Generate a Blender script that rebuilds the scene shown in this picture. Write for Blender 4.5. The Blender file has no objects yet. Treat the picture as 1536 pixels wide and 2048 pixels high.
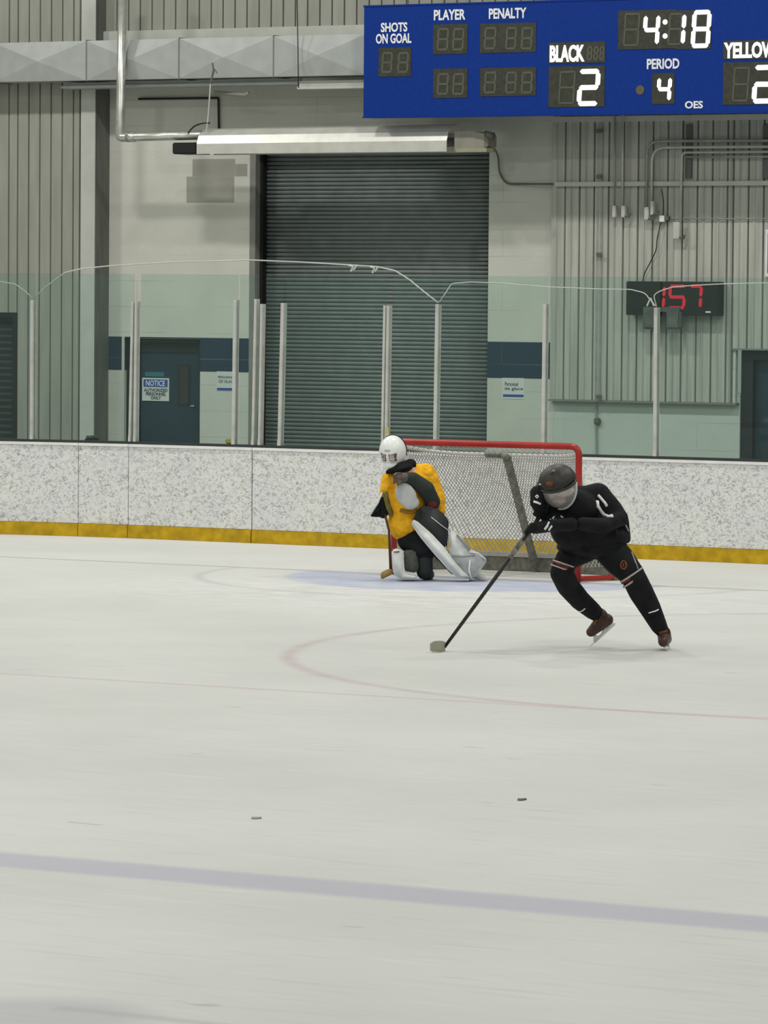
import bpy, bmesh, math, random
from mathutils import Vector as V, Matrix
random.seed(7)
S = bpy.context.scene
C = S.collection
# ------------------------------------------------------------ camera
FPX, YAW, PITCH, ROLL = 8667.44, -0.505627, 0.050693, 0.008275
CAM = V((18.25632, -34.87496, 2.59184))
fw = V((math.sin(YAW)*math.cos(PITCH), math.cos(YAW)*math.cos(PITCH), -math.sin(PITCH)))
_r = fw.cross(V((0,0,1))).normalized(); _u = _r.cross(fw)
RR = _r*math.cos(ROLL)+_u*math.sin(ROLL); UU = -_r*math.sin(ROLL)+_u*math.cos(ROLL)
cd = bpy.data.cameras.new('camera'); cam = bpy.data.objects.new('camera', cd); C.objects.link(cam)
cd.sensor_fit = 'HORIZONTAL'; cd.sensor_width = 36; cd.lens = FPX/1536*36; cd.clip_start = .5; cd.clip_end = 300
M = Matrix((RR, UU, -fw)).transposed().to_4x4(); M.translation = CAM; cam.matrix_world = M
S.camera = cam
# ------------------------------------------------------------ world, lamps, exposure
S.view_settings.view_transform = 'Standard'; S.view_settings.look = 'None'
S.view_settings.gamma = 1; S.view_settings.use_curve_mapping = False
S.view_settings.exposure = 0.0
w = bpy.data.worlds.new('world'); S.world = w; w.use_nodes = True
bg = w.node_tree.nodes['Background']; bg.inputs[0].default_value = (.93, 1.0, .90, 1); bg.inputs[1].default_value = .26
def lamp(x, y, z, e, sx=1.2, sy=.5):
    l = bpy.data.lights.new('arena_lamp', 'AREA'); l.shape = 'RECTANGLE'; l.size = sx; l.size_y = sy
    l.energy = e; l.color = (1.0, .985, .93)
    o = bpy.data.objects.new('arena_lamp', l); o.location = (x, y, z); C.objects.link(o)
for y in (-26, -19, -12, -5):
    for x in (-9, -1, 7, 15): lamp(x, y, 9.5, 165)
for x in (-13, -6.7, 0, 8): lamp(x, 1.2, 10.5, 330, 1.0, .5)

# ------------------------------------------------------------ pixel -> place
def ray(x, y): return fw*FPX + RR*(x-768) + UU*(1024-y)
def atY(x, y, Y): d = ray(x, y); return CAM + d*((Y-CAM.y)/d.y)
def atZ(x, y, Z=0.): d = ray(x, y); return CAM + d*((Z-CAM.z)/d.z)
def depth(P): return (V(P)-CAM).dot(fw)
# ------------------------------------------------------------ materials
MATS = {}
def nt(name):
    m = bpy.data.materials.new(name); m.use_nodes = True; MATS[name] = m
    return m, m.node_tree, m.node_tree.nodes['Principled BSDF']
def sv(b, k, v):
    if k in b.inputs: b.inputs[k].default_value = v
def mat(name, col, rough=.6, metal=0., var=.08, scale=6., spec=.4, bump=0., bscale=40., stretch=(1,1,1)):
    m, t, b = nt(name)
    sv(b,'Roughness',rough); sv(b,'Metallic',metal); sv(b,'Specular IOR Level',spec)
    tc = t.nodes.new('ShaderNodeTexCoord'); mp = t.nodes.new('ShaderNodeMapping'); mp.inputs['Scale'].default_value = stretch
    n = t.nodes.new('ShaderNodeTexNoise'); n.inputs['Scale'].default_value = scale; n.inputs['Detail'].default_value = 4
    mr = t.nodes.new('ShaderNodeMapRange'); mr.inputs['From Min'].default_value=.3; mr.inputs['From Max'].default_value=.7
    mr.inputs['To Min'].default_value = 1-var; mr.inputs['To Max'].default_value = 1+var
    mx = t.nodes.new('ShaderNodeVectorMath'); mx.operation = 'SCALE'; mx.inputs[0].default_value = col[:3]
    L = t.links.new
    L(tc.outputs['Object'], mp.inputs[0]); L(mp.outputs[0], n.inputs['Vector']); L(n.outputs[0], mr.inputs[0])
    L(mr.outputs[0], mx.inputs['Scale']); L(mx.outputs[0], b.inputs['Base Color'])
    if bump:
        n2 = t.nodes.new('ShaderNodeTexNoise'); n2.inputs['Scale'].default_value = bscale; L(mp.outputs[0], n2.inputs['Vector'])
        bp = t.nodes.new('ShaderNodeBump'); bp.inputs['Strength'].default_value = bump; bp.inputs['Distance'].default_value=.01 if bump < .9 else .05
        L(n2.outputs[0], bp.inputs['Height']); L(bp.outputs[0], b.inputs['Normal'])
    return m
def emit(name, col, st):
    m, t, b = nt(name); sv(b,'Base Color',(*col,1)); sv(b,'Emission Color',(*col,1)); sv(b,'Emission Strength',st); return m
def clear(name, tint, fac, rough=.05, haze=0., hazecol=(.6,.7,.68)):
    m, t, b = nt(name); t.nodes.remove(b); L = t.links.new
    tr = t.nodes.new('ShaderNodeBsdfTransparent'); tr.inputs[0].default_value = (*tint,1)
    gl = t.nodes.new('ShaderNodeBsdfGlossy'); gl.inputs['Roughness'].default_value = rough
    df = t.nodes.new('ShaderNodeBsdfDiffuse'); df.inputs[0].default_value = (*hazecol,1)
    a = t.nodes.new('ShaderNodeMixShader'); a.inputs[0].default_value = haze; L(tr.outputs[0], a.inputs[1]); L(df.outputs[0], a.inputs[2])
    c = t.nodes.new('ShaderNodeMixShader'); c.inputs[0].default_value = fac; L(a.outputs[0], c.inputs[1]); L(gl.outputs[0], c.inputs[2])
    L(c.outputs[0], t.nodes['Material Output'].inputs[0]); return m
# math helper for node graphs
class G:
    def __init__(s, t): s.t = t; s.L = t.links.new
    def m(s, op, a, b=None, c=None):
        n = s.t.nodes.new('ShaderNodeMath'); n.operation = op
        for i, v in enumerate((a, b, c)):
            if v is None: continue
            if hasattr(v, 'is_linked'): s.L(v, n.inputs[i])
            else: n.inputs[i].default_value = v
        return n.outputs[0]
    def band(s, d, w, soft):   # 1 where |d|<w , soft edge
        a = s.m('ABSOLUTE', d)
        n = s.t.nodes.new('ShaderNodeMapRange'); n.inputs['From Min'].default_value = w+soft; n.inputs['From Max'].default_value = max(w-soft, 0)
        s.L(a, n.inputs[0]); return n.outputs[0]
    def mix(s, f, a, b):
        n = s.t.nodes.new('ShaderNodeMix'); n.data_type = 'RGBA'
        if hasattr(f,'is_linked'): s.L(f, n.inputs[0])
        else: n.inputs[0].default_value = f
        for i, v in ((6,a),(7,b)):
            if hasattr(v,'is_linked'): s.L(v, n.inputs[i])
            else: n.inputs[i].default_value = (*v,1)
        return n.outputs[2]
    def noise(s, vec, scale, det=3, rough=.5, dist=0.):
        n = s.t.nodes.new('ShaderNodeTexNoise'); n.inputs['Scale'].default_value=scale; n.inputs['Detail'].default_value=det
        n.inputs['Roughness'].default_value=rough; n.inputs['Distortion'].default_value=dist; s.L(vec, n.inputs['Vector']); return n.outputs[0]
    def rng(s, x, a, b, c=0., d=1.):
        n = s.t.nodes.new('ShaderNodeMapRange'); 
        for k, v in zip(('From Min','From Max','To Min','To Max'),(a,b,c,d)): n.inputs[k].default_value = v
        s.L(x, n.inputs[0]); return n.outputs[0]
    def mapping(s, vec, sc):
        n = s.t.nodes.new('ShaderNodeMapping'); n.inputs['Scale'].default_value = sc; s.L(vec, n.inputs[0]); return n.outputs[0]

def ice_material():
    m, t, b = nt('ice'); g = G(t); sv(b,'Roughness',.45); sv(b,'Specular IOR Level',.06)
    geo = t.nodes.new('ShaderNodeNewGeometry'); P = geo.outputs['Position']
    sp = t.nodes.new('ShaderNodeSeparateXYZ'); g.L(P, sp.inputs[0]); x, y = sp.outputs[0], sp.outputs[1]
    wob = g.m('MULTIPLY', g.m('SUBTRACT', g.noise(P, 1.3), .5), .10)
    base = g.mix(g.rng(g.noise(P, .5, 6), .35, .65), (.585,.585,.565), (.64,.64,.62))
    # skate scratches: long thin streaks in two directions
    rot = t.nodes.new('ShaderNodeMapping'); rot.inputs['Rotation'].default_value = (0,0,.5); rot.inputs['Scale'].default_value=(.6,5,1); g.L(P, rot.inputs[0])
    base = g.mix(g.m('MULTIPLY', g.rng(g.noise(rot.outputs[0], 2.2, 5, .65), .55, .75), .5), base, (.72,.72,.71))
    base = g.mix(g.m('MULTIPLY', g.rng(g.noise(g.mapping(P,(1.,9,1)), 1.7, 4), .56, .70), .4), base, (.50,.50,.495))
    # snow shaved up around the goal
    dn = g.m('SQRT', g.m('ADD', g.m('POWER', g.m('SUBTRACT', x, .8), 2), g.m('POWER', g.m('MULTIPLY', g.m('ADD', y, 2.2), 1.5), 2)))
    sn = g.m('MULTIPLY', g.rng(dn, 4.5, 1., 0, .75), g.rng(g.noise(g.mapping(P,(1,3,1)), 2.5, 5, .7), .45, .6))
    base = g.mix(sn, base, (.76,.76,.755))
    def dist(cx, cy): return g.m('SQRT', g.m('ADD', g.m('POWER', g.m('SUBTRACT', x, cx), 2), g.m('POWER', g.m('SUBTRACT', y, cy), 2)))
    front = g.m('LESS_THAN', y, 0.)
    r0 = dist(0,0)
    fade = g.rng(g.noise(P, 3., 4), .3, .62, .45, 1.)
    col = g.mix(g.m('MULTIPLY', g.m('MULTIPLY', g.m('MULTIPLY', g.rng(r0, 1.86, 1.78), front), fade), .85), base, (.40,.44,.60))
    col = g.mix(g.m('MULTIPLY', g.m('MULTIPLY', g.band(g.m('SUBTRACT', r0, 2.60), .04, .04), front), .45), col, (.42,.38,.44))
    yw = g.m('ADD', y, g.m('MULTIPLY', wob, .2))
    col = g.mix(g.m('MULTIPLY', g.band(yw, .04, .04), .75), col, (.33,.28,.30))
    for cx in (-6.7, 6.7):
        d = dist(cx, -6.1)
        col = g.mix(g.m('MULTIPLY', g.band(g.m('SUBTRACT', d, 4.5), .05, .04), g.m('MULTIPLY', fade, .42)), col, (.44,.28,.32))
        col = g.mix(g.m('MULTIPLY', g.rng(d, .31, .28), .5), col, (.6,.25,.3))
    col = g.mix(g.m('MULTIPLY', g.band(g.m('ADD', yw, 10.62), .03, .03), .42), col, (.50,.28,.33))
    col = g.mix(g.m('MULTIPLY', g.band(g.m('ADD', yw, 18.56), .21, .045), .62), col, (.40,.39,.50))
    # neutral zone dot and its ring near the lower left corner
    d = dist(9.75, -22.05); 
    col = g.mix(g.m('MULTIPLY', g.rng(d, .5, .30), .55), col, (.42,.42,.46))
    l2 = g.m('MULTIPLY', g.band(g.m('ADD', yw, 21.84), .02, .045), g.m('GREATER_THAN', x, 9.7))
    col = g.mix(g.m('MULTIPLY', l2, .5), col, (.36,.37,.38))
    # puck and skate scuffs
    sc = g.rng(g.noise(g.mapping(P,(2.2,7,1)), 1.1, 2, .4), .735, .78)
    col = g.mix(g.m('MULTIPLY', sc, .5), col, (.35,.34,.36))
    g.L(col, b.inputs['Base Color'])
    bp = t.nodes.new('ShaderNodeBump'); bp.inputs['Strength'].default_value=.15; bp.inputs['Distance'].default_value=.004
    g.L(g.noise(P, 14, 4), bp.inputs['Height']); g.L(bp.outputs[0], b.inputs['Normal'])
    return m

def board_material():
    m, t, b = nt('scuffed_board'); g = G(t); sv(b,'Roughness',.5); sv(b,'Specular IOR Level',.25)
    geo = t.nodes.new('ShaderNodeNewGeometry'); P = geo.outputs['Position']
    n1 = g.noise(g.mapping(P,(1,1,1.2)), 27, 3, .6, 1.2)
    n2 = g.noise(P, 9, 3, .6, .5)
    n3 = g.noise(P, 3., 3)
    a = g.rng(n1, .49, .60); a = g.m('MULTIPLY', a, g.rng(n2, .35, .6, .5, 1.))
    col = g.mix(g.rng(n3, .3, .7), (.72,.73,.75), (.77,.77,.75))
    col = g.mix(g.m('MULTIPLY', a, .72), col, (.27,.27,.255))
    fl_ = g.rng(g.noise(g.mapping(P,(1,1,1.6)), 15, 3, .55, 1.5), .64, .70)
    col = g.mix(g.m('MULTIPLY', fl_, .6), col, (.17,.165,.15))
    g.L(col, b.inputs['Base Color']); return m

def block_material(name, wall_col, z0=None, z1=None, stripe=(.022,.045,.072), low=None):
    m, t, b = nt(name); g = G(t); sv(b,'Roughness',.75); sv(b,'Specular IOR Level',.2)
    geo = t.nodes.new('ShaderNodeNewGeometry'); P = geo.outputs['Position']
    sp = t.nodes.new('ShaderNodeSeparateXYZ'); g.L(P, sp.inputs[0]); z = sp.outputs[2]
    cb = t.nodes.new('ShaderNodeCombineXYZ'); g.L(sp.outputs[0], cb.inputs[0]); g.L(z, cb.inputs[1])
    br = t.nodes.new('ShaderNodeTexBrick'); g.L(cb.outputs[0], br.inputs['Vector']); br.inputs['Scale'].default_value = 1
    br.inputs['Brick Width'].default_value=1.6; br.inputs['Row Height'].default_value=.3; br.inputs['Mortar Size'].default_value=.008
    br.inputs['Mortar Smooth'].default_value = .6
    c = g.mix(g.rng(g.noise(P, 2., 5), .3, .7), tuple(v*.94 for v in wall_col), tuple(v*1.05 for v in wall_col))
    c = g.mix(g.m('MULTIPLY', g.rng(g.noise(g.mapping(P,(1,1,3)), 7, 5, .7), .62, .75), .35), c, tuple(v*.6 for v in wall_col))
    if z0 is not None:
        inb = g.m('MULTIPLY', g.m('GREATER_THAN', z, z0), g.m('LESS_THAN', z, z1))
        c = g.mix(inb, c, stripe)
    mortar = g.m('MULTIPLY', br.outputs['Fac'], g.rng(g.noise(P, 1.1, 2), .4, .62, 0., .3))
    c = g.mix(mortar, c, tuple(v*.45 for v in wall_col))
    g.L(c, b.inputs['Base Color'])
    bp = t.nodes.new('ShaderNodeBump'); bp.inputs['Strength'].default_value=.25; bp.inputs['Distance'].default_value=.01
    g.L(g.noise(P, 30, 4), bp.inputs['Height']); g.L(bp.outputs[0], b.inputs['Normal'])
    return m

ICE = ice_material(); BOARD = board_material()
YEL = mat('yellow_kickplate', (.49,.31,.012), .5, var=.25, scale=9, spec=.2)
WHITEP = mat('white_plastic', (.78,.79,.78), .4)
DSILL = mat('dark_sill', (.03,.035,.035), .6)
CONC = mat('concrete_floor', (.28,.28,.26), .8)
CORL = mat('cladding_grey', (.32,.325,.285), .6, var=.1, scale=3, stretch=(3,3,.4), spec=.25)
CORR = mat('cladding_light', (.44,.445,.40), .55, var=.14, scale=4, stretch=(5,5,.3), spec=.3)
TRIML = mat('painted_trim', (.50,.51,.47), .6, var=.06)
COLD = mat('column_dark', (.13,.13,.12), .7, var=.2, scale=4, stretch=(4,4,.4))
JAMB = mat('jamb_grey', (.22,.22,.20), .7, var=.1)
GALV = mat('galvanised_sheet', (.40,.42,.41), .5, .15, var=.08, scale=5)
PIPE = mat('vent_pipe_metal', (.62,.62,.58), .28, .75, var=.2, scale=9)
COND = mat('conduit_metal', (.34,.35,.32), .45, .3, var=.15)
CONDL = mat('conduit_light', (.52,.53,.49), .45, .2, var=.1)
BLK = mat('black_paint', (.012,.013,.012), .5)
HEAT = mat('heater_reflector', (.66,.65,.60), .35, .35, var=.08)
HEATD = mat('heater_grey', (.13,.13,.115), .5, .2, var=.3)
HSHELL = mat('heater_shell', (.27,.26,.22), .5, .2, var=.1)
SLAT = mat('roller_slats', (.20,.228,.222), .5, .0, var=.1, spec=.35)
SLATD = mat('dark_slats', (.022,.03,.03), .6)
POST = mat('post_aluminium', (.54,.54,.51), .4, .2, var=.12, scale=8)
SIGNB = mat('scoreboard_blue', (.005,.033,.235), .5, var=.1, scale=25, spec=.12)
DIG = mat('digit_panel', (.035,.036,.025), .5, var=.3, scale=18)
GHOST = mat('unlit_segment', (.085,.09,.065), .5)
LABEL = mat('white_lettering', (.80,.80,.82), .5, var=.02)
LIT = emit('lit_white', (.92,.97,1.), 1.6)
REDL = emit('lit_red', (.50,.006,.02), .5)
DOORB = mat('door_dark_blue', (.014,.036,.056), .45, var=.15, scale=3)
DFRAME = mat('door_frame_dark', (.012,.018,.02), .5)
PAPER = mat('paper_white', (.62,.64,.62), .7, var=.03)
INK = mat('ink', (.04,.05,.06), .7)
SBLUE = mat('sign_blue', (.03,.08,.30), .5)
SCYAN = mat('sign_teal', (.03,.16,.22), .5)
RED = mat('goal_red', (.36,.018,.012), .35, var=.12)
NETW = mat('net_cord', (.46,.46,.43), .8, var=.1)
PADG = mat('net_pad_grey', (.20,.20,.17), .8, var=.35, scale=22)
GLASS = clear('arena_glass', (.885,.955,.935), .02, .03, .022, (.36,.48,.46))
CABLE = mat('white_cable', (.48,.50,.47), .6)
JBLACK = mat('black_cloth', (.010,.011,.012), .8, var=.3, scale=14, bump=.5, bscale=18, spec=.15)
JYEL = mat('yellow_cloth', (.80,.41,.018), .8, var=.22, scale=11, bump=1., bscale=11, spec=.15)
SKIN = mat('skin', (.58,.35,.26), .5, var=.08)
DARKC = mat('dark_green_cloth', (.018,.026,.022), .8, var=.3)
MAROON = mat('maroon_cloth', (.12,.012,.014), .8, var=.4, scale=20)
GREYC = mat('grey_white_pad', (.42,.43,.42), .7, var=.15, scale=12)
WPAD = mat('white_pad', (.66,.68,.66), .5, var=.12, scale=10)
BROWN = mat('brown_leather', (.055,.022,.014), .5, var=.3, scale=30)
ORANGE = mat('orange_print', (.16,.045,.018), .7, var=.3, scale=60)
STEEL = mat('skate_steel', (.45,.47,.48), .25, .8)
STICKB = mat('stick_black', (.02,.018,.017), .4)
TAPE = mat('blade_tape', (.33,.32,.25), .8)
TAN = mat('wood_tan', (.33,.22,.06), .6)
WOODD = mat('wood_dark', (.07,.03,.018), .6)
HELM = mat('helmet_dark', (.022,.020,.017), .5, var=.4, scale=30)
VISOR = clear('face_shield', (.97,.96,.95), .09, .12, .26, (.65,.66,.66))
MWHITE = mat('mask_white', (.76,.78,.76), .3, var=.06)
STRIPE = mat('stripe_pale', (.42,.36,.34), .7)
PATCHG = mat('patch_paint', (.33,.33,.285), .75, var=.04)
REFLG = mat('reflection_grey', (.09,.11,.10), .5, var=.3)

# ------------------------------------------------------------ mesh helpers
def new(): return bmesh.new()
def add_box(bm, a, b):
    x0,x1 = sorted((a[0],b[0])); y0,y1 = sorted((a[1],b[1])); z0,z1 = sorted((a[2],b[2]))
    v = [bm.verts.new(p) for p in ((x0,y0,z0),(x1,y0,z0),(x1,y1,z0),(x0,y1,z0),(x0,y0,z1),(x1,y0,z1),(x1,y1,z1),(x0,y1,z1))]
    for f in ((0,3,2,1),(4,5,6,7),(0,1,5,4),(1,2,6,5),(2,3,7,6),(3,0,4,7)): bm.faces.new([v[i] for i in f])
    return bm
def box(a, b, bev=0.):
    bm = add_box(new(), a, b)
    if bev: bmesh.ops.bevel(bm, geom=bm.edges[:], offset=bev, segments=2, affect='EDGES')
    return bm
def add_prism(bm, pts, ext):      # planar polygon (3D points) extruded by vector
    a = [bm.verts.new(V(p)) for p in pts]; b = [bm.verts.new(V(p)+V(ext)) for p in pts]; n = len(a)
    bm.faces.new(a); bm.faces.new(b[::-1])
    for i in range(n): bm.faces.new((a[i], b[i], b[(i+1)%n], a[(i+1)%n]))
    return bm
def add_tube(bm, pts, r, seg=8, caps=True):
    pts = [V(p) for p in pts]; n = len(pts); rs = r if isinstance(r,(list,tuple)) else [r]*n
    rings = []; prev = None
    for i, p in enumerate(pts):
        t = (pts[min(i+1,n-1)]-pts[max(i-1,0)]).normalized()
        if prev is None:
            a = t.cross(V((0,0,1)));  a = a if a.length > .05 else t.cross(V((0,1,0)))
        else: a = prev - t*prev.dot(t)
        a.normalize(); prev = a; b = t.cross(a)
        rings.append([bm.verts.new(p+(a*math.cos(k*2*math.pi/seg)+b*math.sin(k*2*math.pi/seg))*rs[i]) for k in range(seg)])
    for i in range(n-1):
        for k in range(seg): bm.faces.new((rings[i][k], rings[i][(k+1)%seg], rings[i+1][(k+1)%seg], rings[i+1][k]))
    if caps: bm.faces.new(rings[0][::-1]); bm.faces.new(rings[-1])
    return bm
def tube(pts, r, seg=8): return add_tube(new(), pts, r, seg)
def bend(pts, rad, n=6):      # round the corners of a polyline
    pts = [V(p) for p in pts]; out = [pts[0]]
    for i in range(1, len(pts)-1):
        a, p, b = pts[i-1], pts[i], pts[i+1]; u = (a-p); v = (b-p); q = min(rad, u.length*.49, v.length*.49)
        A = p+u.normalized()*q; B = p+v.normalized()*q
        for k in range(n+1): t = k/n; out.append(A*(1-t)**2 + p*2*t*(1-t) + B*t*t)
    out.append(pts[-1]); return out
def add_cap(bm, p, r1, q, r2, seg=14, rings=5):     # tapered capsule
    p = V(p); q = V(q); t = (q-p); Ln = t.length
    if Ln < 1e-5: t = V((0,0,1)); q = p+t*1e-4
    t.normalize(); a = t.cross(V((.3,.2,1))).normalized(); b = t.cross(a)
    prof = [(-math.cos(i/rings*math.pi/2)*r1, math.sin(i/rings*math.pi/2)*r1, 0) for i in range(rings+1)]
    prof += [(math.sin(i/rings*math.pi/2)*r2, math.cos(i/rings*math.pi/2)*r2, 1) for i in range(rings+1)]
    rg = []
    for h, rr, e in prof:
        c = (q if e else p)+t*h
        if rr < 1e-6: rg.append([bm.verts.new(c)])
        else: rg.append([bm.verts.new(c+(a*math.cos(k*2*math.pi/seg)+b*math.sin(k*2*math.pi/seg))*rr) for k in range(seg)])
    for A, B in zip(rg, rg[1:]):
        for k in range(seg):
            k2 = (k+1)%seg
            if len(A)==1 and len(B)==1: continue
            if len(A)==1: bm.faces.new((A[0], B[k], B[k2]))
            elif len(B)==1: bm.faces.new((A[k], B[0], A[k2]))
            else: bm.faces.new((A[k], B[k], B[k2], A[k2]))
    return bm
def add_ell(bm, c, ax, ay, az, seg=20, rings=12, cut=None):   # ellipsoid with axis vectors; cut(local unit vec)->keep
    c = V(c); ax, ay, az = V(ax), V(ay), V(az)
    rows = []
    for i in range(rings+1):
        th = math.pi*i/rings; row = []
        for k in range(1 if i in (0,rings) else seg):
            ph = 2*math.pi*k/seg; l = V((math.sin(th)*math.cos(ph), math.sin(th)*math.sin(ph), math.cos(th)))
            row.append((bm.verts.new(c+ax*l.x+ay*l.y+az*l.z), l))
        rows.append(row)
    for A, B in zip(rows, rows[1:]):
        for k in range(seg):
            k2 = (k+1)%seg
            q = [A[0],B[k],B[k2]] if len(A)==1 else ([A[k],B[0],A[k2]] if len(B)==1 else [A[k],B[k],B[k2],A[k2]])
            if cut:
                m = sum((x[1] for x in q), V((0,0,0)))/len(q)
                if not cut(m): continue
            bm.faces.new([x[0] for x in q])
    if cut: bmesh.ops.delete(bm, geom=[v for v in bm.verts if not v.link_faces], context='VERTS')
    return bm
WORLD = {}
def props(o, label=None, cat=None, group=None, kind=None):
    if label: o['label'] = label
    if cat: o['category'] = cat
    if group: o['group'] = group
    if kind: o['kind'] = kind
    return o
def obj(name, bm, m, parent=None, smooth=False, **kw):
    bmesh.ops.recalc_face_normals(bm, faces=bm.faces[:])
    me = bpy.data.meshes.new(name)
    if parent is not None: org = WORLD[parent.name]
    else:
        xs = [v.co for v in bm.verts]
        org = V(((min(v.x for v in xs)+max(v.x for v in xs))/2, (min(v.y for v in xs)+max(v.y for v in xs))/2, min(v.z for v in xs)))
    for v in bm.verts: v.co -= org
    bm.to_mesh(me); bm.free()
    me.materials.append(m)
    if smooth:
        for p in me.polygons: p.use_smooth = True
    o = bpy.data.objects.new(name, me); C.objects.link(o)
    if parent is not None: o.parent = parent
    else: o.location = org
    WORLD[o.name] = org
    return props(o, **kw)
def thing(name, loc, label, cat, group=None, kind=None):
    o = bpy.data.objects.new(name, None); o.empty_display_size = .1; C.objects.link(o); o.location = loc; WORLD[o.name] = V(loc)
    return props(o, label, cat, group, kind)
def struct(name, bm, m, parent=None, **kw):
    o = obj(name, bm, m, parent, **kw)
    if parent is None: o['kind'] = 'structure'
    return o
def solid(o, t, off=-1):
    m = o.modifiers.new('s','SOLIDIFY'); m.thickness = t; m.offset = off; return o
def blob(name, parts, m, parent, vox=.012, smooth=6, **kw):
    """parts: list of callables(bm). Union -> one continuous surface."""
    bm = new()
    for f in parts: f(bm)
    o = obj(name, bm, m, parent, True, **kw)
    rm = o.modifiers.new('r','REMESH'); rm.mode = 'VOXEL'; rm.voxel_size = vox; rm.use_smooth_shade = True
    sm = o.modifiers.new('sm','SMOOTH'); sm.factor = .5; sm.iterations = smooth
    dg = bpy.context.evaluated_depsgraph_get(); dg.update()
    me = bpy.data.meshes.new_from_object(o.evaluated_get(dg)); o.modifiers.clear(); old = o.data; o.data = me; me.name = name
    bpy.data.meshes.remove(old)
    return o
# rectangle given in picture coordinates, standing on the plane y = Y
def rect(x0, y0, x1, y1, Y):
    xm, ym = (x0+x1)/2, (y0+y1)/2
    return atY(x0,ym,Y).x, atY(xm,y1,Y).z, atY(x1,ym,Y).x, atY(xm,y0,Y).z    # X0,Z0,X1,Z1
def pbox(x0, y0, x1, y1, Y, th, bev=0.):       # front face at Y, th deep behind it
    X0,Z0,X1,Z1 = rect(x0,y0,x1,y1,Y); return box((X0,Y,Z0),(X1,Y+th,Z1),bev)
def text(name, s, x0, y0, x1, y1, Y, m, parent, bold=.0, th=.004, **kw):
    cu = bpy.data.curves.new('t','FONT'); cu.body = s; cu.extrude = th/2; cu.align_x = 'CENTER'; cu.offset = bold; cu.resolution_u = 3
    cu.space_line = .85
    o = bpy.data.objects.new('t', cu); C.objects.link(o); dg = bpy.context.evaluated_depsgraph_get(); dg.update()
    me = bpy.data.meshes.new_from_object(o.evaluated_get(dg)); bpy.data.objects.remove(o)
    bm = new(); bm.from_mesh(me); bpy.data.meshes.remove(me)
    X0,Z0,X1,Z1 = rect(x0,y0,x1,y1,Y)
    xs = [v.co.x for v in bm.verts]; ys = [v.co.y for v in bm.verts]; a,b,c,d = min(xs),max(xs),min(ys),max(ys)
    for v in bm.verts: v.co = V((X0+(v.co.x-a)/(b-a)*(X1-X0), Y-th/2-v.co.z, Z0+(v.co.y-c)/(d-c)*(Z1-Z0)))
    return obj(name, bm, m, parent, **kw)

YB = 3.4383; HB = .983; YW = 8.0; ZG = 2.76; ZP = 2.475
# ============================================================ SETTING
ice = new(); add_box(ice, (-26,-42,-.05),(26,YB+.06,0)); 
fl = struct('floor', ice, ICE, label='white rink ice with faint painted lines')
struct('floor', box((-26,YB+.06,-.05),(26,9,0)), CONC)
# dasher boards: straight, then the corner curve at the left
XS = -5.6; RC = 8.5
def board_xy(s):      # s = X for the straight part, arc length beyond
    if s > XS: return V((s, YB, 0)), V((0,1,0))
    a = (XS-s)/RC; return V((XS-RC*math.sin(a), YB-RC*(1-math.cos(a)), 0)), V((-math.sin(a), math.cos(a), 0))*1
def board_x_at(px, off=0.):  # position along the boards seen at this picture column (top edge)
    lo, hi = -14., 9.
    for _ in range(50):
        m_ = (lo+hi)/2; p, nn = board_xy(m_); d = p+nn*off+V((0,0,HB))-CAM
        if 768+FPX*d.dot(RR)/d.dot(fw) < px: lo = m_
        else: hi = m_
    return (lo+hi)/2
def strip(s0, s1, off0, off1, z0, z1):
    n = max(1, int((s1-s0)/.25)); bm = new(); prev = None
    for i in range(n+1):
        s = s0+(s1-s0)*i/n; p, nn = board_xy(s)
        ring = [bm.verts.new(p+nn*o+V((0,0,z))) for o, z in ((off0,z0),(off1,z0),(off1,z1),(off0,z1))]
        if prev:
            for k in range(4): bm.faces.new((prev[k], prev[(k+1)%4], ring[(k+1)%4], ring[k]))
        else: bm.faces.new(ring)
        prev = ring
    bm.faces.new(prev[::-1]); return bm
seams = [board_x_at(-260), board_x_at(157), board_x_at(257), board_x_at(505), 9.]
blabels = ['scuffed white dasher board with yellow base at the left edge of the picture',
 'narrow scuffed white dasher board panel, second from the left',
 'scuffed white dasher board panel in front of the blue door, left of the dark seam',
 'long scuffed white dasher board behind the goal, right of the dark seam']
for i in range(4):
    s0, s1 = seams[i]+.004, seams[i+1]-.004
    if i == 2: s1 -= .006
    p, _ = board_xy((s0+s1)/2)
    t = thing('dasher_board', (p.x, p.y, 0), blabels[i], 'rink board', 'dasher boards')
    obj('panel', strip(s0, s1, .0, .07, .14, HB-.03), BOARD, t)
    obj('kickplate', strip(s0, s1, -.012, .07, .002, .137), YEL, t, label='yellow kickplate')
    obj('top_cap', strip(s0, s1, -.01, .13, HB-.028, HB), WHITEP, t)
# glass sill
struct('trim_1', strip(board_x_at(-260), 9., .035, .115, HB+.001, HB+.026), DSILL)
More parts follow.
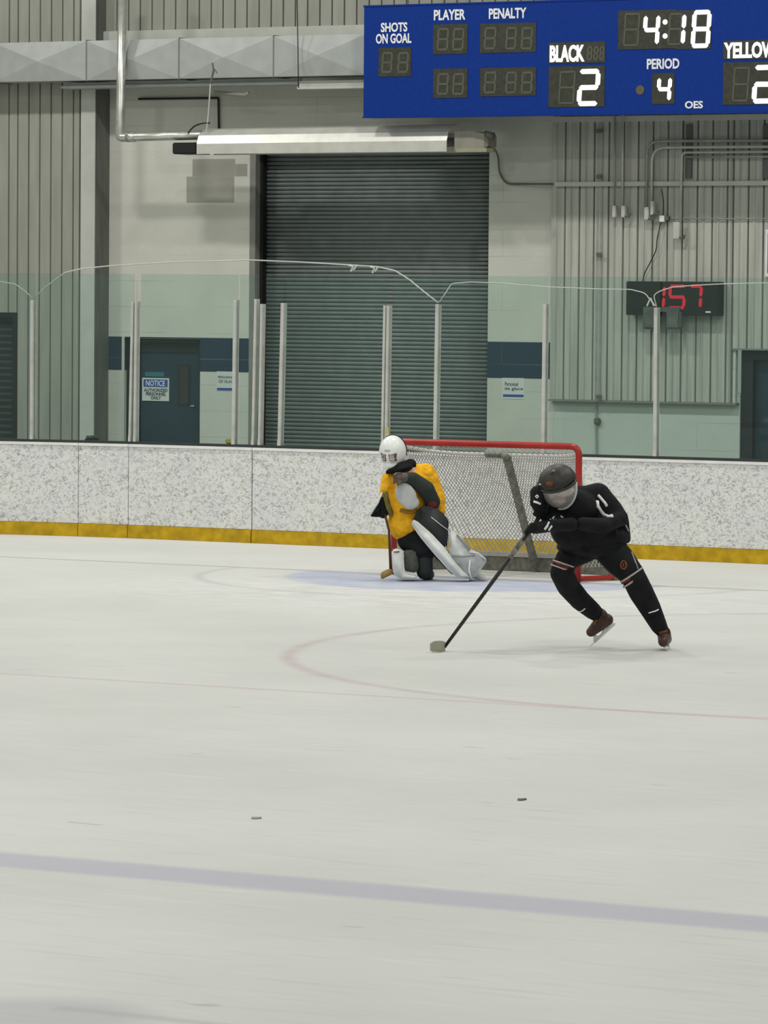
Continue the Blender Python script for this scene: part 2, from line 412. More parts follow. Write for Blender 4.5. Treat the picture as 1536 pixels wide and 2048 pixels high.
# glass posts: picture x at foot, x at top, y at top
posts = [(66,67,600,'first glass post from the left, standing alone on the boards'),
 (262,268,603,'left one of the close pair of glass posts beside the blue door'),
 (272,275,603,'right one of the close pair of glass posts beside the blue door'),
 (469,473,600,'glass post in front of the white paper notice left of the roller door'),
 (508,514,598,'leftmost of the three glass posts over the left edge of the roller door'),
 (521,526,608,'middle one of the three glass posts over the left edge of the roller door'),
 (561,568,606,'rightmost of the three glass posts near the left edge of the roller door'),
 (767,772,611,'left one of the pair of glass posts above the goaltender'),
 (774,779,611,'right one of the pair of glass posts above the goaltender'),
 (872,877,608,'glass post where the sagging cable is tied in front of the roller door'),
 (1088,1092,608,'glass post right of the roller door, above the goal crossbar'),
 (1312,1314,615,'glass post in front of the small red clock')]
PX = []
for k, (xb, xt, yt, lab) in enumerate(posts):
    p, nn = board_xy(board_x_at(xb, .075)); base = p+nn*.075
    tp = atY(xt, yt, base.y)
    top = V((tp.x, base.y, tp.z)); PX.append((base.x, top))
    wd = .013 if k in (1,2,4,5,7,8) else .0175
    t = thing('glass_post', (base.x, base.y, HB+.026), lab, 'post', 'posts holding the arena glass')
    bm = new()
    for (o0, o1) in ((-.035,-.012),):
        a = V((base.x, base.y+o0, HB+.026)); c = V((top.x, top.y+o0, top.z)); h = V((wd,0,0)); e = V((0,o1-o0,0))
        add_prism(bm, [a-h, a+h, c+h, c-h], e)
    obj('front_channel', bm, POST, t)
    bm = new(); a = V((base.x, base.y+.012, HB+.026)); c = V((top.x, top.y+.012, top.z)); h = V((wd*.8,0,0)); add_prism(bm, [a-h,a+h,c+h,c-h], V((0,.03,0)))
    obj('back_channel', bm, POST, t)
    obj('foot_bracket', box((base.x-wd, base.y-.04, HB+.027),(base.x+wd, base.y-.03, HB+.085)), POST, t)
# panes between posts
pairs = [(-60,66),(66,262),(272,469),(469,508),(521,561),(561,767),(774,872),(872,1088),(1088,1312),(1312,1640)]
plabs = ['glass pane at the left edge of the picture, before the dark shutter','glass pane before the grey cladding and the dark column',
 'glass pane in front of the blue door','narrow glass pane between the notice and the roller door','narrow glass pane over the left edge of the roller door',
 'wide glass pane before the middle of the roller door','glass pane over the left part of the goal','glass pane over the right part of the goal, right edge of roller door',
 'glass pane before the light cladding, left of the red clock','glass pane at the right edge, before the red clock and dark doorway']
for (a, b), lab in zip(pairs, plabs):
    X0 = board_x_at(a); X1 = board_x_at(b); d = .012
    o = obj('rink_glass', strip(X0+d, X1-d, .070, .082, HB+.027, ZG), GLASS, None, label=lab, cat='glass', group='arena glass panes')
# ------------------------------------------------------------ back wall
def corrugated(x0, x1, z0, z1, Y, pitch, gw, gd, rib=0.):
    bm = new(); pts = []; x = x0
    while x < x1-1e-6:
        xe = min(x+pitch, x1)
        if xe-x > gw*2.5:
            pts += [(x, Y)]
            if rib: 
                q = x+(xe-x)*.32; pts += [(q,Y),(q+.004,Y-rib),(q+.012,Y-rib),(q+.018,Y)]
            pts += [(xe-gw, Y), (xe-gw*.8, Y+gd), (xe-gw*.2, Y+gd)]
        else: pts += [(x,Y)]
        x = xe
    pts += [(x1, Y)]
    lo = [bm.verts.new((a,b,z0)) for a,b in pts]; hi = [bm.verts.new((a,b,z1)) for a,b in pts]
    for i in range(len(pts)-1): bm.faces.new((lo[i],lo[i+1],hi[i+1],hi[i]))
    bk = Y+gd+.03
    e = [bm.verts.new((x1,bk,z0)),bm.verts.new((x1,bk,z1)),bm.verts.new((x0,bk,z0)),bm.verts.new((x0,bk,z1))]
    bm.faces.new((lo[-1],e[0],e[1],hi[-1])); bm.faces.new((lo[0],hi[0],e[3],e[2])); bm.faces.new((e[0],e[2],e[3],e[1]))
    bm.faces.new(lo[::-1]+[e[2],e[0]]); bm.faces.new(hi+[e[1],e[3]])
    return bm
ZT = 9.8
YL = 7.72
XL1 = atY(160,500,YL).x; XL2 = atY(192,500,YL).x; XE = XL2
xdl = atY(35,750,YL).x; zdl = atY(20,625,YL).z
XFAR = -16.
bm = corrugated(xdl+.0, XL1, 0, ZT, YL, .1555, .020, .045)
struct('wall_left', bm, CORL)
struct('wall_left', corrugated(XFAR, xdl, zdl, ZT, YL, .1555, .020, .045), CORL)
struct('trim_2', box((XL1+.012,YL-.01,0),(XL2-.013,YL+.2,ZT)), TRIML)
struct('trim_3', box((XL2-.012,YL-.011,0),(XL2,YW+.3,ZT)), COLD)      # dark end face of the left section
# dark shutter in the left doorway
t = thing('shutter_door', ((xdl-.6), YL+.1, 0), 'dark slatted shutter in the doorway at the left edge', 'shutter')
bm = new(); z = .0; n = 0; pts = []
while z < zdl: pts += [(YL+.10, z), (YL+.085, z+.045), (YL+.085,z+.05), (YL+.10, z+.075)]; z += .076
a = [bm.verts.new((xdl-1.4,y_,z_)) for y_,z_ in pts]; b = [bm.verts.new((xdl-.085,y_,z_)) for y_,z_ in pts]
for i in range(len(pts)-1): bm.faces.new((a[i],b[i],b[i+1],a[i+1]))
solid(obj('curtain', bm, SLATD, t), .01, 0)
obj('guide_rail', box((xdl-.084,YL+.01,0),(xdl-.002,YL+.16,zdl)), BLK, t)
obj('head_rail', box((xdl-1.4,YL+.01,zdl-.06),(xdl-.086,YL+.08,zdl-.002)), BLK, t)
# block wall left of roller door with door opening
XJ0 = atY(495,500,YW).x; XO0 = atY(511,500,YW+.0).x; XO1 = atY(976,600,YW).x; XC = atY(1101,600,YW).x
d0x = atY(248,760,YW).x; d1x = atY(400,760,YW).x; dz = atY(330,677,YW).z
s0 = atY(440,744,YW).z; s1 = atY(440,676,YW).z
BLKL = block_material('block_wall_left', (.60,.60,.54), s0, s1)
struct('wall_back', box((XE+.001,YW,0),(d0x,YW+.3,dz)), BLKL)
struct('wall_back', box((XE+.001,YW,dz),(XO0-.08,YW+.3,ZT)), BLKL)
struct('wall_back', box((d1x,YW,0),(XO0-.08,YW+.3,dz)), BLKL)
struct('wall_back', box((XO0-.08,YW,4.16),(XO1,YW+.3,ZT)), BLKL)
s0 = atY(1036,757,YW).z; s1 = atY(1036,684,YW).z
BLKR = block_material('block_wall_right', (.56,.57,.51), s0, s1)
XR = 2.2
rz = atY(1300,802,YW).z      # bottom of right cladding
rdx = atY(1480,800,YW).x; rdz = atY(1508,697,YW).z
struct('wall_right', box((XO1,YW,0),(XC+.05,YW+.3,ZT)), BLKR)
BLKW = block_material('block_wall_low', (.52,.56,.51))
struct('wall_right', box((XC+.052,YW,0),(rdx,YW+.3,rz+.1)), BLKW)
struct('wall_right', box((rdx+.9,YW,0),(XR+3,YW+.3,rdz)), BLKW)
# right cladding
zc = atY(1105,245,YW-.07).z; xsplit = atY(1464,750,YW-.07).x; xr0 = atY(1101,600,YW-.07).x
struct('wall_right', corrugated(xr0, xsplit, rz, zc, YW-.07, .178, .022, .045, .014), CORR)
struct('wall_right', corrugated(xsplit+.002, XR+3, rdz, zc, YW-.07, .178, .022, .045, .014), CORR)
struct('wall_right', corrugated(xr0, XR+3, zc+.06, ZT, YW+.10, .178, .017, .035), CORL)
struct('trim_4', box((xr0-.01,YW-.1,zc),(XR+3,YW+.02,zc+.06)), TRIML)
struct('trim_5', box((xr0-.01,YW-.09,rz-.02),(rdx-.005,YW-.001,rz-.002)), JAMB)
struct('trim_6', box((xsplit+.003,YW-.09,rdz-.018),(XR+3,YW-.001,rdz-.002)), JAMB)
struct('trim_7', box((xsplit+.004,YW-.06,rz),(rdx-.03,YW-.001,rdz-.02)), BLKW)
# roller door
t = thing('roller_door', ((XO0+XO1)/2, YW+.2, 0), 'tall dark grey-green roller shutter door in the block wall behind the goal', 'roller door')
bm = new(); pts = []; z = 0.
while z < 4.15: pts += [(YW+.215, z), (YW+.195, z+.010), (YW+.188, z+.024), (YW+.195,z+.036), (YW+.225,z+.040)]; z += .0475
a = [bm.verts.new((XO0+.03,y_,z_)) for y_,z_ in pts]; b = [bm.verts.new((XO1-.003,y_,z_)) for y_,z_ in pts]
for i in range(len(pts)-1): bm.faces.new((a[i],b[i],b[i+1],a[i+1]))
solid(obj('curtain', bm, SLAT, t, True), .004, 0)
obj('guide_rail', box((XO0-.002,YW+.10,0),(XO0+.035,YW+.25,4.155)), BLK, t)
obj('guide_rail', box((XO1-.0,YW+.301,0),(XO1+.05,YW+.32,4.155)), BLK, t)
struct('trim_8', box((XO0-.079,YW-.004,0),(XO0-.003,YW+.3,4.158)), JAMB)
# blue door, left
dl = atY(272,760,YW+.1).x
t = thing('blue_door', ((d0x+d1x)/2, YW+.1, 0), 'dark blue steel door with narrow window and notice, left of roller door', 'door')
obj('door_leaf', box((dl+.03,YW+.12,.01),(d1x-.05,YW+.16,dz-.16)), DOORB, t)
obj('door_frame', add_box(add_box(add_box(add_box(new(),(d0x+.005,YW+.05,0),(dl+.028,YW+.2,dz-.004)),(d1x-.048,YW+.05,0),(d1x-.004,YW+.2,dz-.004)),(dl+.03,YW+.05,dz-.05),(d1x-.05,YW+.2,dz-.004)),(dl+.03,YW+.10,dz-.16),(d1x-.05,YW+.2,dz-.052)), DFRAME, t)
wo = obj('window_frame', pbox(356,730,380,812,YW+.112,.007), DFRAME, t)
obj('pane', pbox(360,734,376,808,YW+.108,.003), mat('door_pane',(.035,.04,.03),.2), t)
obj('hand_lever', tube(bend([atY(388,812,YW+.119),atY(388,812,YW+.07),atY(381,812,YW+.07)],.01),.009), STEEL, t)
# white post-like edge at doorway's left
struct('trim_9', pbox(243,673,248.5,882,YW-.006,.005), TRIML)
# signs
t = thing('notice_sign', atY(310,802,YW+.10), 'notice sign with blue header stuck on the dark blue door', 'sign')
obj('board', pbox(284,756,338,802,YW+.112,.007,.002), PAPER, t)
obj('header', pbox(287,759,335,774,YW+.110,.0018), SBLUE, t)
text('lettering','NOTICE',292,761,330,772,YW+.110,LABEL,t,.01,.002)
text('lettering','AUTHORIZED\nPERSONNEL\nONLY',288,777,335,799,YW+.111,INK,t,.02,.002)
obj('sticker', pbox(290,744,328,753,YW+.115,.003), SCYAN, None, label='small teal sticker above the notice on the blue door', cat='sticker')
def paper(x0,y0,x1,y1,lab,lines,blue):
    t = thing('paper_notice', atY((x0+x1)/2,y1,YW-.004), lab, 'notice')
    obj('sheet', pbox(x0,y0,x1,y1,YW-.004,.003), PAPER, t)
    for (s,a,b,c,d) in lines: text('lettering', s, a,b,c,d, YW-.004, INK, t, .01,.0015)
    if blue: obj('bar', pbox(*blue, YW-.0055,.0014), SBLUE, t)
paper(433,743,472,782,'white paper notice on block wall between blue door and roller door',[('PERSONNEL',436,752,470,757),('DE GLACE',438,760,470,766)],(434,776,471,781))
paper(1004,756,1049,798,'white paper notice with blue bar on block wall right of roller door',[('Personnel',1010,764,1036,772),('de glace',1009,774,1046,782)],(1006,789,1047,794))
# paint patches
t = obj('paint_patch', pbox(385,318,470,352,YW-.003,.0025), PATCHG, None, label='grey repainted patch high on the block wall, just under the heater', cat='paint patch', group='paint patches under the heater')
bm = pbox(373,353,468,405,YW-.003,.0025)
obj('paint_patch', bm, PATCHG, None, label='lower, wider grey repainted patch on the block wall under the heater', cat='paint patch', group='paint patches under the heater')
obj('paint_patch', pbox(471,328,494,352,YW-.003,.0025), PATCHG, None, label='smallest grey patch on the block wall, touching the door jamb', cat='paint patch', group='paint patches under the heater')
# right doorway
t = thing('dark_door', (rdx+.45, YW+.1, 0), 'dark blue door in a black frame at the right edge', 'door')
obj('door_frame', add_box(add_box(new(),(rdx+.002,YW+.02,0),(rdx+.14,YW+.2,rdz-.02)),(rdx+.14,YW+.02,rdz-.12),(rdx+.9,YW+.2,rdz-.02)), DFRAME, t)
obj('door_leaf', box((rdx+.142,YW+.1,.01),(rdx+.9,YW+.14,rdz-.122)), DOORB, t)
# ------------------------------------------------------------ upper wall
YU = YW-.09
zu = atY(460,57,YU).z; zl = atY(460,72,YU-.05).z
struct('wall_upper', corrugated(XE+.002, xr0-.02, zl, ZT, YU, .160, .02, .05), CORL)
t = struct('trim_10', box((XE+.003,YU-.06,zl-.02),(xr0-.02,YU-.001,zu)), TRIML)
# duct
YD = 7.32
zd0 = atY(360,157,YD).z; zd1 = atY(360,77,YD).z
xj = [atY(px,118,YD).x for px in (-195,-12,173,358,547,733,920,1105)]
t = thing('air_duct', ((xj[0]+xj[-1])/2, YD+.2, zd0), 'long square sheet-metal air duct with crossed panels under upper cladding', 'duct')
for a, b in zip(xj, xj[1:]):
    bm = new(); a += .003; b -= .003; zm = (zd0+zd1)/2; xm = (a+b)/2
    c = [bm.verts.new(p) for p in ((a,YD,zd0),(b,YD,zd0),(b,YD,zd1),(a,YD,zd1))]; m_ = bm.verts.new((xm,YD-.058,zm))
    k = [bm.verts.new(p) for p in ((a,YD+.38,zd0),(b,YD+.38,zd0),(b,YD+.38,zd1),(a,YD+.38,zd1))]
    for i in range(4): bm.faces.new((c[i],c[(i+1)%4],m_)); bm.faces.new((c[i],k[i],k[(i+1)%4],c[(i+1)%4]))
    bm.faces.new(k); obj('duct_panel', bm, GALV, t)
for a in xj[1:-1]:
    obj('flange', box((a-.0028,YD-.012,zd0-.012),(a+.0028,YD+.39,zd1+.012)), JAMB, t)
# long tray / angle below the duct
def tray(x0,x1,yt,yb,Y,lab,m):
    X0,Z0,X1,Z1 = rect(x0,yt,x1,yb,Y)
    bm = add_box(new(),(X0,Y,Z0),(X1,Y+.012,Z0+.03)); add_box(bm,(X0,Y+.012,Z0),(X1,YW-.1 if X0>XE else YL-.02,Z0+.01)); add_box(bm,(X0,Y+.05,Z0+.01),(X1,Y+.08,Z1))
    return obj('steel_rail', bm, m, None, label=lab, cat='rail')
tray(122,596,161,173,7.42,'long thin steel rail just below the air duct, left length',GALV)
tray(594,760,160,177,7.36,'pale steel rail below the duct, ending behind the blue scoreboard',TRIML)
obj('bent_bracket', tube([atY(430,185,7.55),atY(490,190,7.5),atY(498,186,7.5)],.022,8), JAMB, None, label='dark rod end poking out under the steel rail above the heater', cat='bracket')
# ------------------------------------------------------------ heater, vent pipe
YH = 7.22
t = thing('tube_heater', atY(660,308,YH), 'long pale tube heater hanging above the roller door', 'heater')
X0,Z0,X1,Z1 = rect(411,262,912,306,YH)
sl = (atY(912,284,YH).z-atY(411,284,YH).z)
x0h = atY(408,290,YH).x; x1h = atY(907,285,YH).x
zb0 = atY(408,309,YH).z; zm0 = atY(408,272,YH).z; zb1 = atY(907,304,YH).z; zm1 = atY(907,264,YH).z; zt0 = zm0+.085; zt1 = zm1+.09
bm = new(); L = []
for x_, zb_, zm_, zt_ in ((x0h,zb0,zm0,zt0),(x1h,zb1,zm1,zt1)):
    L.append([bm.verts.new(p) for p in ((x_,YH-.16,zb_),(x_,YH-.16,zb_+(zm_-zb_)*.55),(x_,YH-.12,zm_),(x_,YH-.02,zt_-.02),(x_,YH+.10,zt_),(x_,YH+.22,zm_),(x_,YH+.22,zb_))])
for i in range(6): bm.faces.new((L[0][i],L[1][i],L[1][i+1],L[0][i+1]))
solid(obj('reflector', bm, HEAT, t), .008)
obj('radiant_tube', tube([V((x0h+.05,YH+.03,(zb0+zm0)/2)),V((x1h+.25,YH+.03,(zb1+zm1)/2))],.05,12), HEATD, t, True)
obj('burner_box', box((atY(346,290,YH-.13).x,YH-.15,atY(375,308,YH-.13).z),(x0h-.01,YH+.18,atY(375,285,YH-.13).z),.012), BLK, t)
bm = new(); a = atY(908,283,YH-.1); b = atY(985,272,YH)
L = []
for (px_, yt_, yb_, o) in ((909,263,303,-.12),(945,262,299,-.12),(968,267,296,-.09),(976,270,292,-.05)):
    q0 = atY(px_,yt_,YH+o); q1 = atY(px_,yb_,YH+o)
    L.append([bm.verts.new(p) for p in ((q0.x,YH+o,q1.z),(q0.x,YH+o,q0.z),(q0.x,YH+.15,q0.z),(q0.x,YH+.15,q1.z))])
for A_, B_ in zip(L, L[1:]):
    for i in range(4): bm.faces.new((A_[i],A_[(i+1)%4],B_[(i+1)%4],B_[i]))
bm.faces.new(L[0]); bm.faces.new(L[-1][::-1]); obj('end_housing', bm, HSHELL, t)
obj('exhaust_stub', tube([atY(970,268,YH-.05),atY(987,272,YH-.05)],.04,10), HEATD, t, True)
obj('lower_tray', pbox(912,296,973,304,YH-.14,.2), mat('tray_olive',(.30,.30,.2),.5), t)
# hanging rod with hook
t2 = thing('hanger_rod', atY(415,262,YH-.115), 'thin rod with forked top holding the left end of the heater', 'hanger')
obj('rod', tube([atY(413,262,YH-.115),atY(417,225,YH-.115),atY(421,168,YH-.115)],.009,6), CONDL, t2)
obj('fork', add_tube(add_tube(new(),[atY(421,168,YH-.115),atY(427,140,YH-.115),atY(425,126,YH-.115)],.010,6),[atY(421,168,YH-.115),atY(429,138,YH-.115),atY(434,146,YH-.115)],.008,6), HEATD, t2)
obj('wire_loop', tube(bend([atY(376,266,YH-.115),atY(388,252,YH-.115),atY(405,246,YH-.115),atY(420,246,YH-.115)],.05),.009,6), BLK, t2)
obj('vent_pipe', add_tube(add_tube(new(), bend([atY(246,-60,YH-.03),atY(240,262,YH-.03)+V((0,0,0)),atY(240,275,YH-.03),atY(262,274,YH-.03),atY(404,270,YH-.03)],.16,8), .052, 14), [atY(255,274,YH-.03),atY(270,274,YH-.03)],.060,14), PIPE, None, True, label='shiny metal vent pipe with an elbow running down then right to heater', cat='pipe')
for py in (113, 150):
    pass
obj('black_conduit', tube(bend([atY(277,198,YW-.03),atY(437,196,YW-.03),atY(438,262,YW-.03)],.02),.014,6), BLK, None, label='thin black conduit angled on the wall above the heater', cat='conduit')
obj('heater_cable', tube(bend([atY(981,296,YW-.35),atY(990,298,YW-.06),atY(997,315,YW-.025),atY(998,345,YW-.025),atY(1012,368,YW-.025),atY(1105,368,YW-.10)],.12,8),.011,6), HEATD, None, True, label='thin cable curving down the block wall from the heater to cladding rail', cat='cable')
# overhead cord in front of duct
obj('drop_cord', tube([atY(594,-10,7.2),atY(596,100,7.2),atY(597,176,7.2)],.006,5), BLK, None, label='thin dark cord hanging down in front of the duct', cat='cord')
# ------------------------------------------------------------ cladding rail, conduits
YC = YW-.10
def pp(pts, Y=YC): return [atY(a,b,Y) for a,b in pts]
X0,Z0,X1,Z1 = rect(1112,363,1536,372,YC)
obj('cladding_rail', box((X0,YC-.03,Z0),(XR+2.9,YC+.015,Z1)), TRIML, None, label='horizontal pale rail across the right cladding under the conduits', cat='rail')
YC2 = YC-.05
def conduit(pts, r, lab, boxpx=None, Y=YC2, m=COND, rad=.16):
    P0 = pp(pts, Y); t = thing('conduit', min(P0, key=lambda v: v.z), lab, 'conduit', 'conduits on the right cladding')
    obj('tube', tube(bend(P0, rad), r, 7), m, t, True)
    if boxpx:
        g_ok = boxpx[2] != 1231
        obj('junction_box', pbox(*boxpx, Y-.03, .06, .006), CONDL, t)
        a = atY(boxpx[2], boxpx[3]-3, Y-.02)
        if g_ok: obj('cable_gland', tube([a, a+V((.05,0,-.01)), a+V((.06,0,.03))], .013, 6), HEATD, t)
conduit([(1590,281),(1294,282),(1293,418)], .016, 'topmost curved conduit, bending down to the box furthest left', (1288,414,1297,440))
conduit([(1590,293),(1304,295),(1303,402)], .016, 'second curved conduit, just inside the topmost one', (1300,402,1307,430), YC2, CONDL)
conduit([(1590,303),(1364,305),(1361,445)], .014, 'third conduit, dropping straight to the lowest junction box', (1346,444,1359,478), YC2, CONDL, .05)
conduit([(1590,313),(1372,314)], .012, 'lowest of the four stacked horizontal conduits at the right')
conduit([(1230,232),(1229,415)], .010, 'left one of the two straight vertical conduits under the scoreboard', (1224,411,1231,435))
conduit([(1246,225),(1245,412)], .013, 'right one of the two straight vertical conduits under the scoreboard', (1242,411,1250,435), YC2, CONDL)
conduit([(1340,438),(1590,437)], .007, 'thin horizontal conduit across the cladding below the rail', None, YC)
t = thing('cladding_channel', atY(1196,802,YC), 'darker vertical channel down the right cladding with small dark clamps', 'channel')
X0,Z0,X1,Z1 = rect(1191,247,1202,803,YC+.0); obj('channel', box((X0,YC+.017,Z0),(X1,YC+.030,Z1)), COND, t)
for py in (258,349,505,790): obj('clamp', pbox(1192,py,1203,py+8,YC-.03,.015,.003), HEATD, t)
t = thing('lower_conduit', atY(1192,905,YW-.02), 'short dark conduit with round box on the low block wall', 'conduit')
obj('tube', tube(pp([(1192,806),(1193,908)],YW-.02), .012, 7), COND, t)
obj('junction_box', pbox(1187,836,1199,849,YW-.045,.04,.01), HEATD, t)
for x_, lab in ((1377,'dark vertical strut behind the conduits, left one'),(1531,'dark vertical strut behind the conduits, at the right edge')):
    obj('wall_strut', pbox(x_-6,249,x_+6,357,YC-.0,.028), COLD, None, label=lab, cat='strut', group='struts behind the conduits')
t = thing('wall_socket', atY(1325,444,YC), 'small white socket box on the cladding feeding the clock cable', 'socket')
obj('socket_box', pbox(1318,431,1328,444,YC-.04,.06,.006), WHITEP, t); obj('knob', pbox(1329,432,1337,441,YC-.03,.05,.006), HEATD, t)
obj('clock_cable', tube(bend(pp([(1323,378),(1327,400),(1327,430),(1322,445),(1314,478),(1313,500),(1297,532),(1288,548),(1285,566)],YC-.02),.05),.006,5), BLK, None, label='thin black cable wandering down to the small red clock', cat='cable')
t = thing('framed_sign', atY(1560,553,YC-.01), 'white framed board cut off by the right edge, above the doorway', 'sign')
obj('frame', pbox(1530,459,1592,554,YC-.02,.04,.004), WHITEP, t); obj('panel', pbox(1535,466,1587,546,YC-.026,.005), HEATD, t)
# small clock
t = thing('wall_clock', atY(1344,632,YC-.1), 'black game clock with red digits on the right cladding', 'clock')
YK = YC-.13
obj('case', pbox(1252,563,1437,631,YK,.14,.006), BLK, t)
obj('face', pbox(1256,567,1433,627,YK-.004,.003), mat('clock_face',(.014,.016,.016),.3), t)
def seg7(bm, x0, y0, x1, y1, Y, on, w, th=.006):
    X0,Z0,X1,Z1 = rect(x0,y0,x1,y1,Y); zm = (Z0+Z1)/2; g = w*.16; sl = .06*(Z1-Z0)
    H = lambda z, c: add_prism(bm, [V((X0+w*.15+s_*0+(z-Z0)/(Z1-Z0)*sl+a, Y, b)) for s_,a,b in ((0,g,c),(0,w*.5+g,c+w*.5),(0,X1-X0-w*.3-w*.5-g,c+w*.5),(0,X1-X0-w*.3-g,c),(0,X1-X0-w*.3-w*.5-g,c-w*.5),(0,w*.5+g,c-w*.5))], (0,th,0))
    def Vt(xc, za, zb):
        sh = lambda z: (z-Z0)/(Z1-Z0)*sl
        add_prism(bm, [V((xc+sh(z)+a, Y, z)) for a, z in ((0,za+g),(w*.5,za+g+w*.5),(w*.5,zb-g-w*.5),(0,zb-g),(-w*.5,zb-g-w*.5),(-w*.5,za+g+w*.5))], (0,th,0))
    if 'a' in on: H(Z1-w/2, Z1-w/2)
    if 'g' in on: H(zm, zm)
    if 'd' in on: H(Z0+w/2, Z0+w/2)
    if 'f' in on: Vt(X0+w/2, zm, Z1-w/2)
    if 'b' in on: Vt(X1-w/2, zm, Z1-w/2)
    if 'e' in on: Vt(X0+w/2, Z0+w/2, zm)
    if 'c' in on: Vt(X1-w/2, Z0+w/2, zm)
    return bm
D7 = {'0':'abcdef','1':'bc','2':'abged','3':'abgcd','4':'fgbc','5':'afgcd','6':'afgedc','7':'abc','8':'abcdefg','9':'abfgcd'}
for ch, x0, x1 in (('1',1306,1329),('5',1335,1370),('7',1376,1403)):
    obj('digit', seg7(new(), x0,569,x1,619,YK-.010,D7[ch],.036), REDL, t, label='lit red digit')
obj('maker_mark', pbox(1411,622.5,1421,625.5,YK-.006,.002), LABEL, t)
# twin-headed reflection under the clock, built as a solid shape
t = thing('twin_reflection', atY(1322,660,YC-.1), 'grey twin-head reflection, built solid, just below the red clock', 'reflection')
obj('bar', pbox(1286,614,1360,624,YK-.03,.025,.004), REFLG, t)
for xc in (1300,1347):
    c = atY(xc,640,YK-.06); hd = obj('reflected_head', box(c-V((.085,.02,.10)),c+V((.085,.10,.11)),.02), REFLG, t)
    obj('lens', tube([c+V((0,-.024,-.01)),c+V((0,-.02,-.01))],.05,16), HEATD, hd)  # disc on the front of each reflected head
# ------------------------------------------------------------ big scoreboard
YS = 6.9
XS0,ZS0,_,_ = rect(727,12,728,233,YS); XS1 = atY(1929,120,YS).x; ZS1 = atY(727,12,YS).z; ZS0 = atY(900,233,YS).z
t = thing('scoreboard', ((XS0+XS1)/2, YS, ZS0), 'large blue hanging scoreboard with lit white digits', 'scoreboard')
obj('cabinet', box((XS0,YS,ZS0),(XS1,YS+.22,ZS1),.006), SIGNB, t)
obj('edge_frame', add_box(add_box(new(),(XS0-.006,YS-.008,ZS1-.012),(XS1,YS-.001,ZS1+.006)),(XS0-.006,YS-.008,ZS0-.006),(XS1,YS-.001,ZS0+.008)), SIGNB, t)
for hx in (XS0+.5, -.6, XS1-.5): obj('hanging_cable', tube([V((hx,YS+.1,ZS1)),V((hx,YS+.1,9.5))],.008,6), HEATD, t)
obj('rear_strut', box((XS0+2.4,YS+.221,ZS0+.1),(XS0+2.5,YU-.001,ZS0+.2)), COLD, t)
def panel(x0,y0,x1,y1): return obj('digit_window', pbox(x0,y0,x1,y1,YS-.006,.005), DIG, t)
def ghosts(w_, cells, wd, parent):
    for c_ in cells: obj('unlit_digit', seg7(new(), *c_, YS-.009, 'abcdefg', wd, .002), GHOST, parent)
p = panel(757,95,822,153); ghosts(p,[(762,104,784,146),(794,104,816,146)],.024,p)
p = panel(866,48,935,108); ghosts(p,[(873,56,896,101),(904,56,927,101)],.024,p)
p = panel(866,137,935,196); ghosts(p,[(873,146,896,190),(904,146,927,190)],.024,p)
p = panel(960,46,1072,105); ghosts(p,[(967,54,991,99),(1010,54,1032,99),(1041,54,1064,99)],.024,p)
p = panel(960,135,1072,192); ghosts(p,[(967,143,991,187),(1010,143,1032,187),(1041,143,1064,187)],.024,p)
p = panel(1097,84,1211,126); ghosts(p,[(1173,92,1184,121),(1186,92,1196,121),(1198,92,1208,121)],.02,p)
p = panel(1097,132,1209,214); ghosts(p,[(1116,142,1148,208)],.02,p)
p = panel(1236,20,1352,98); ghosts(p,[(1246,26,1277,92),(1335,26,1362,90)],.02,p)
obj('digit_window', pbox(1352,20,1422,98,YS-.006,.005), DIG, t)
p = panel(1304,146,1349,208)
p = panel(1446,80,1560,118); p = panel(1446,124,1558,209); ghosts(p,[(1464,134,1496,203)],.02,p)
for ch,x0,y0,x1,y1,wd in (('2',1153,138,1197,212,.052),('4',1284,26,1317,94,.045),('8',1381,20,1419,96,.047),('4',1312,151,1341,206,.042),('2',1503,130,1547,207,.052)):
    obj('lit_digit', seg7(new(),x0,y0,x1,y1,YS-.012,D7[ch],wd), LIT, t, label='glowing white digit '+ch)
obj('lit_digit', seg7(new(),1335,24,1369,93,YS-.012,'bc',.045), LIT, t, label='glowing white digit 1')
bm = new()
for cy in (44,72):
    c = atY(1330,cy,YS-.012); add_tube(bm,[c,c+V((0,.005,0))],.027,16)
obj('colon', bm, LIT, t)
c = atY(1280,180,YS-.006); obj('indicator_dot', tube([c,c+V((0,.004,0))],.05,20), mat('dot_amber',(.11,.085,.05),.5), t)
text('team_name','BLACK',1100,90,1169,124,YS-.010,LIT,t,.035)
text('team_name','YELLOW',1448,84,1553,116,YS-.010,LIT,t,.035)
for s_,a,b,c_,d in (('SHOTS',762,45,815,64),('ON GOAL',752,67,823,87),('PLAYER',868,19,931,40),('PENALTY',978,16,1053,37),('PERIOD',1294,117,1359,138),('OES',1370,202,1406,217)):
    text('lettering',s_,a,b,c_,d,YS-.003,LABEL,t,.03)
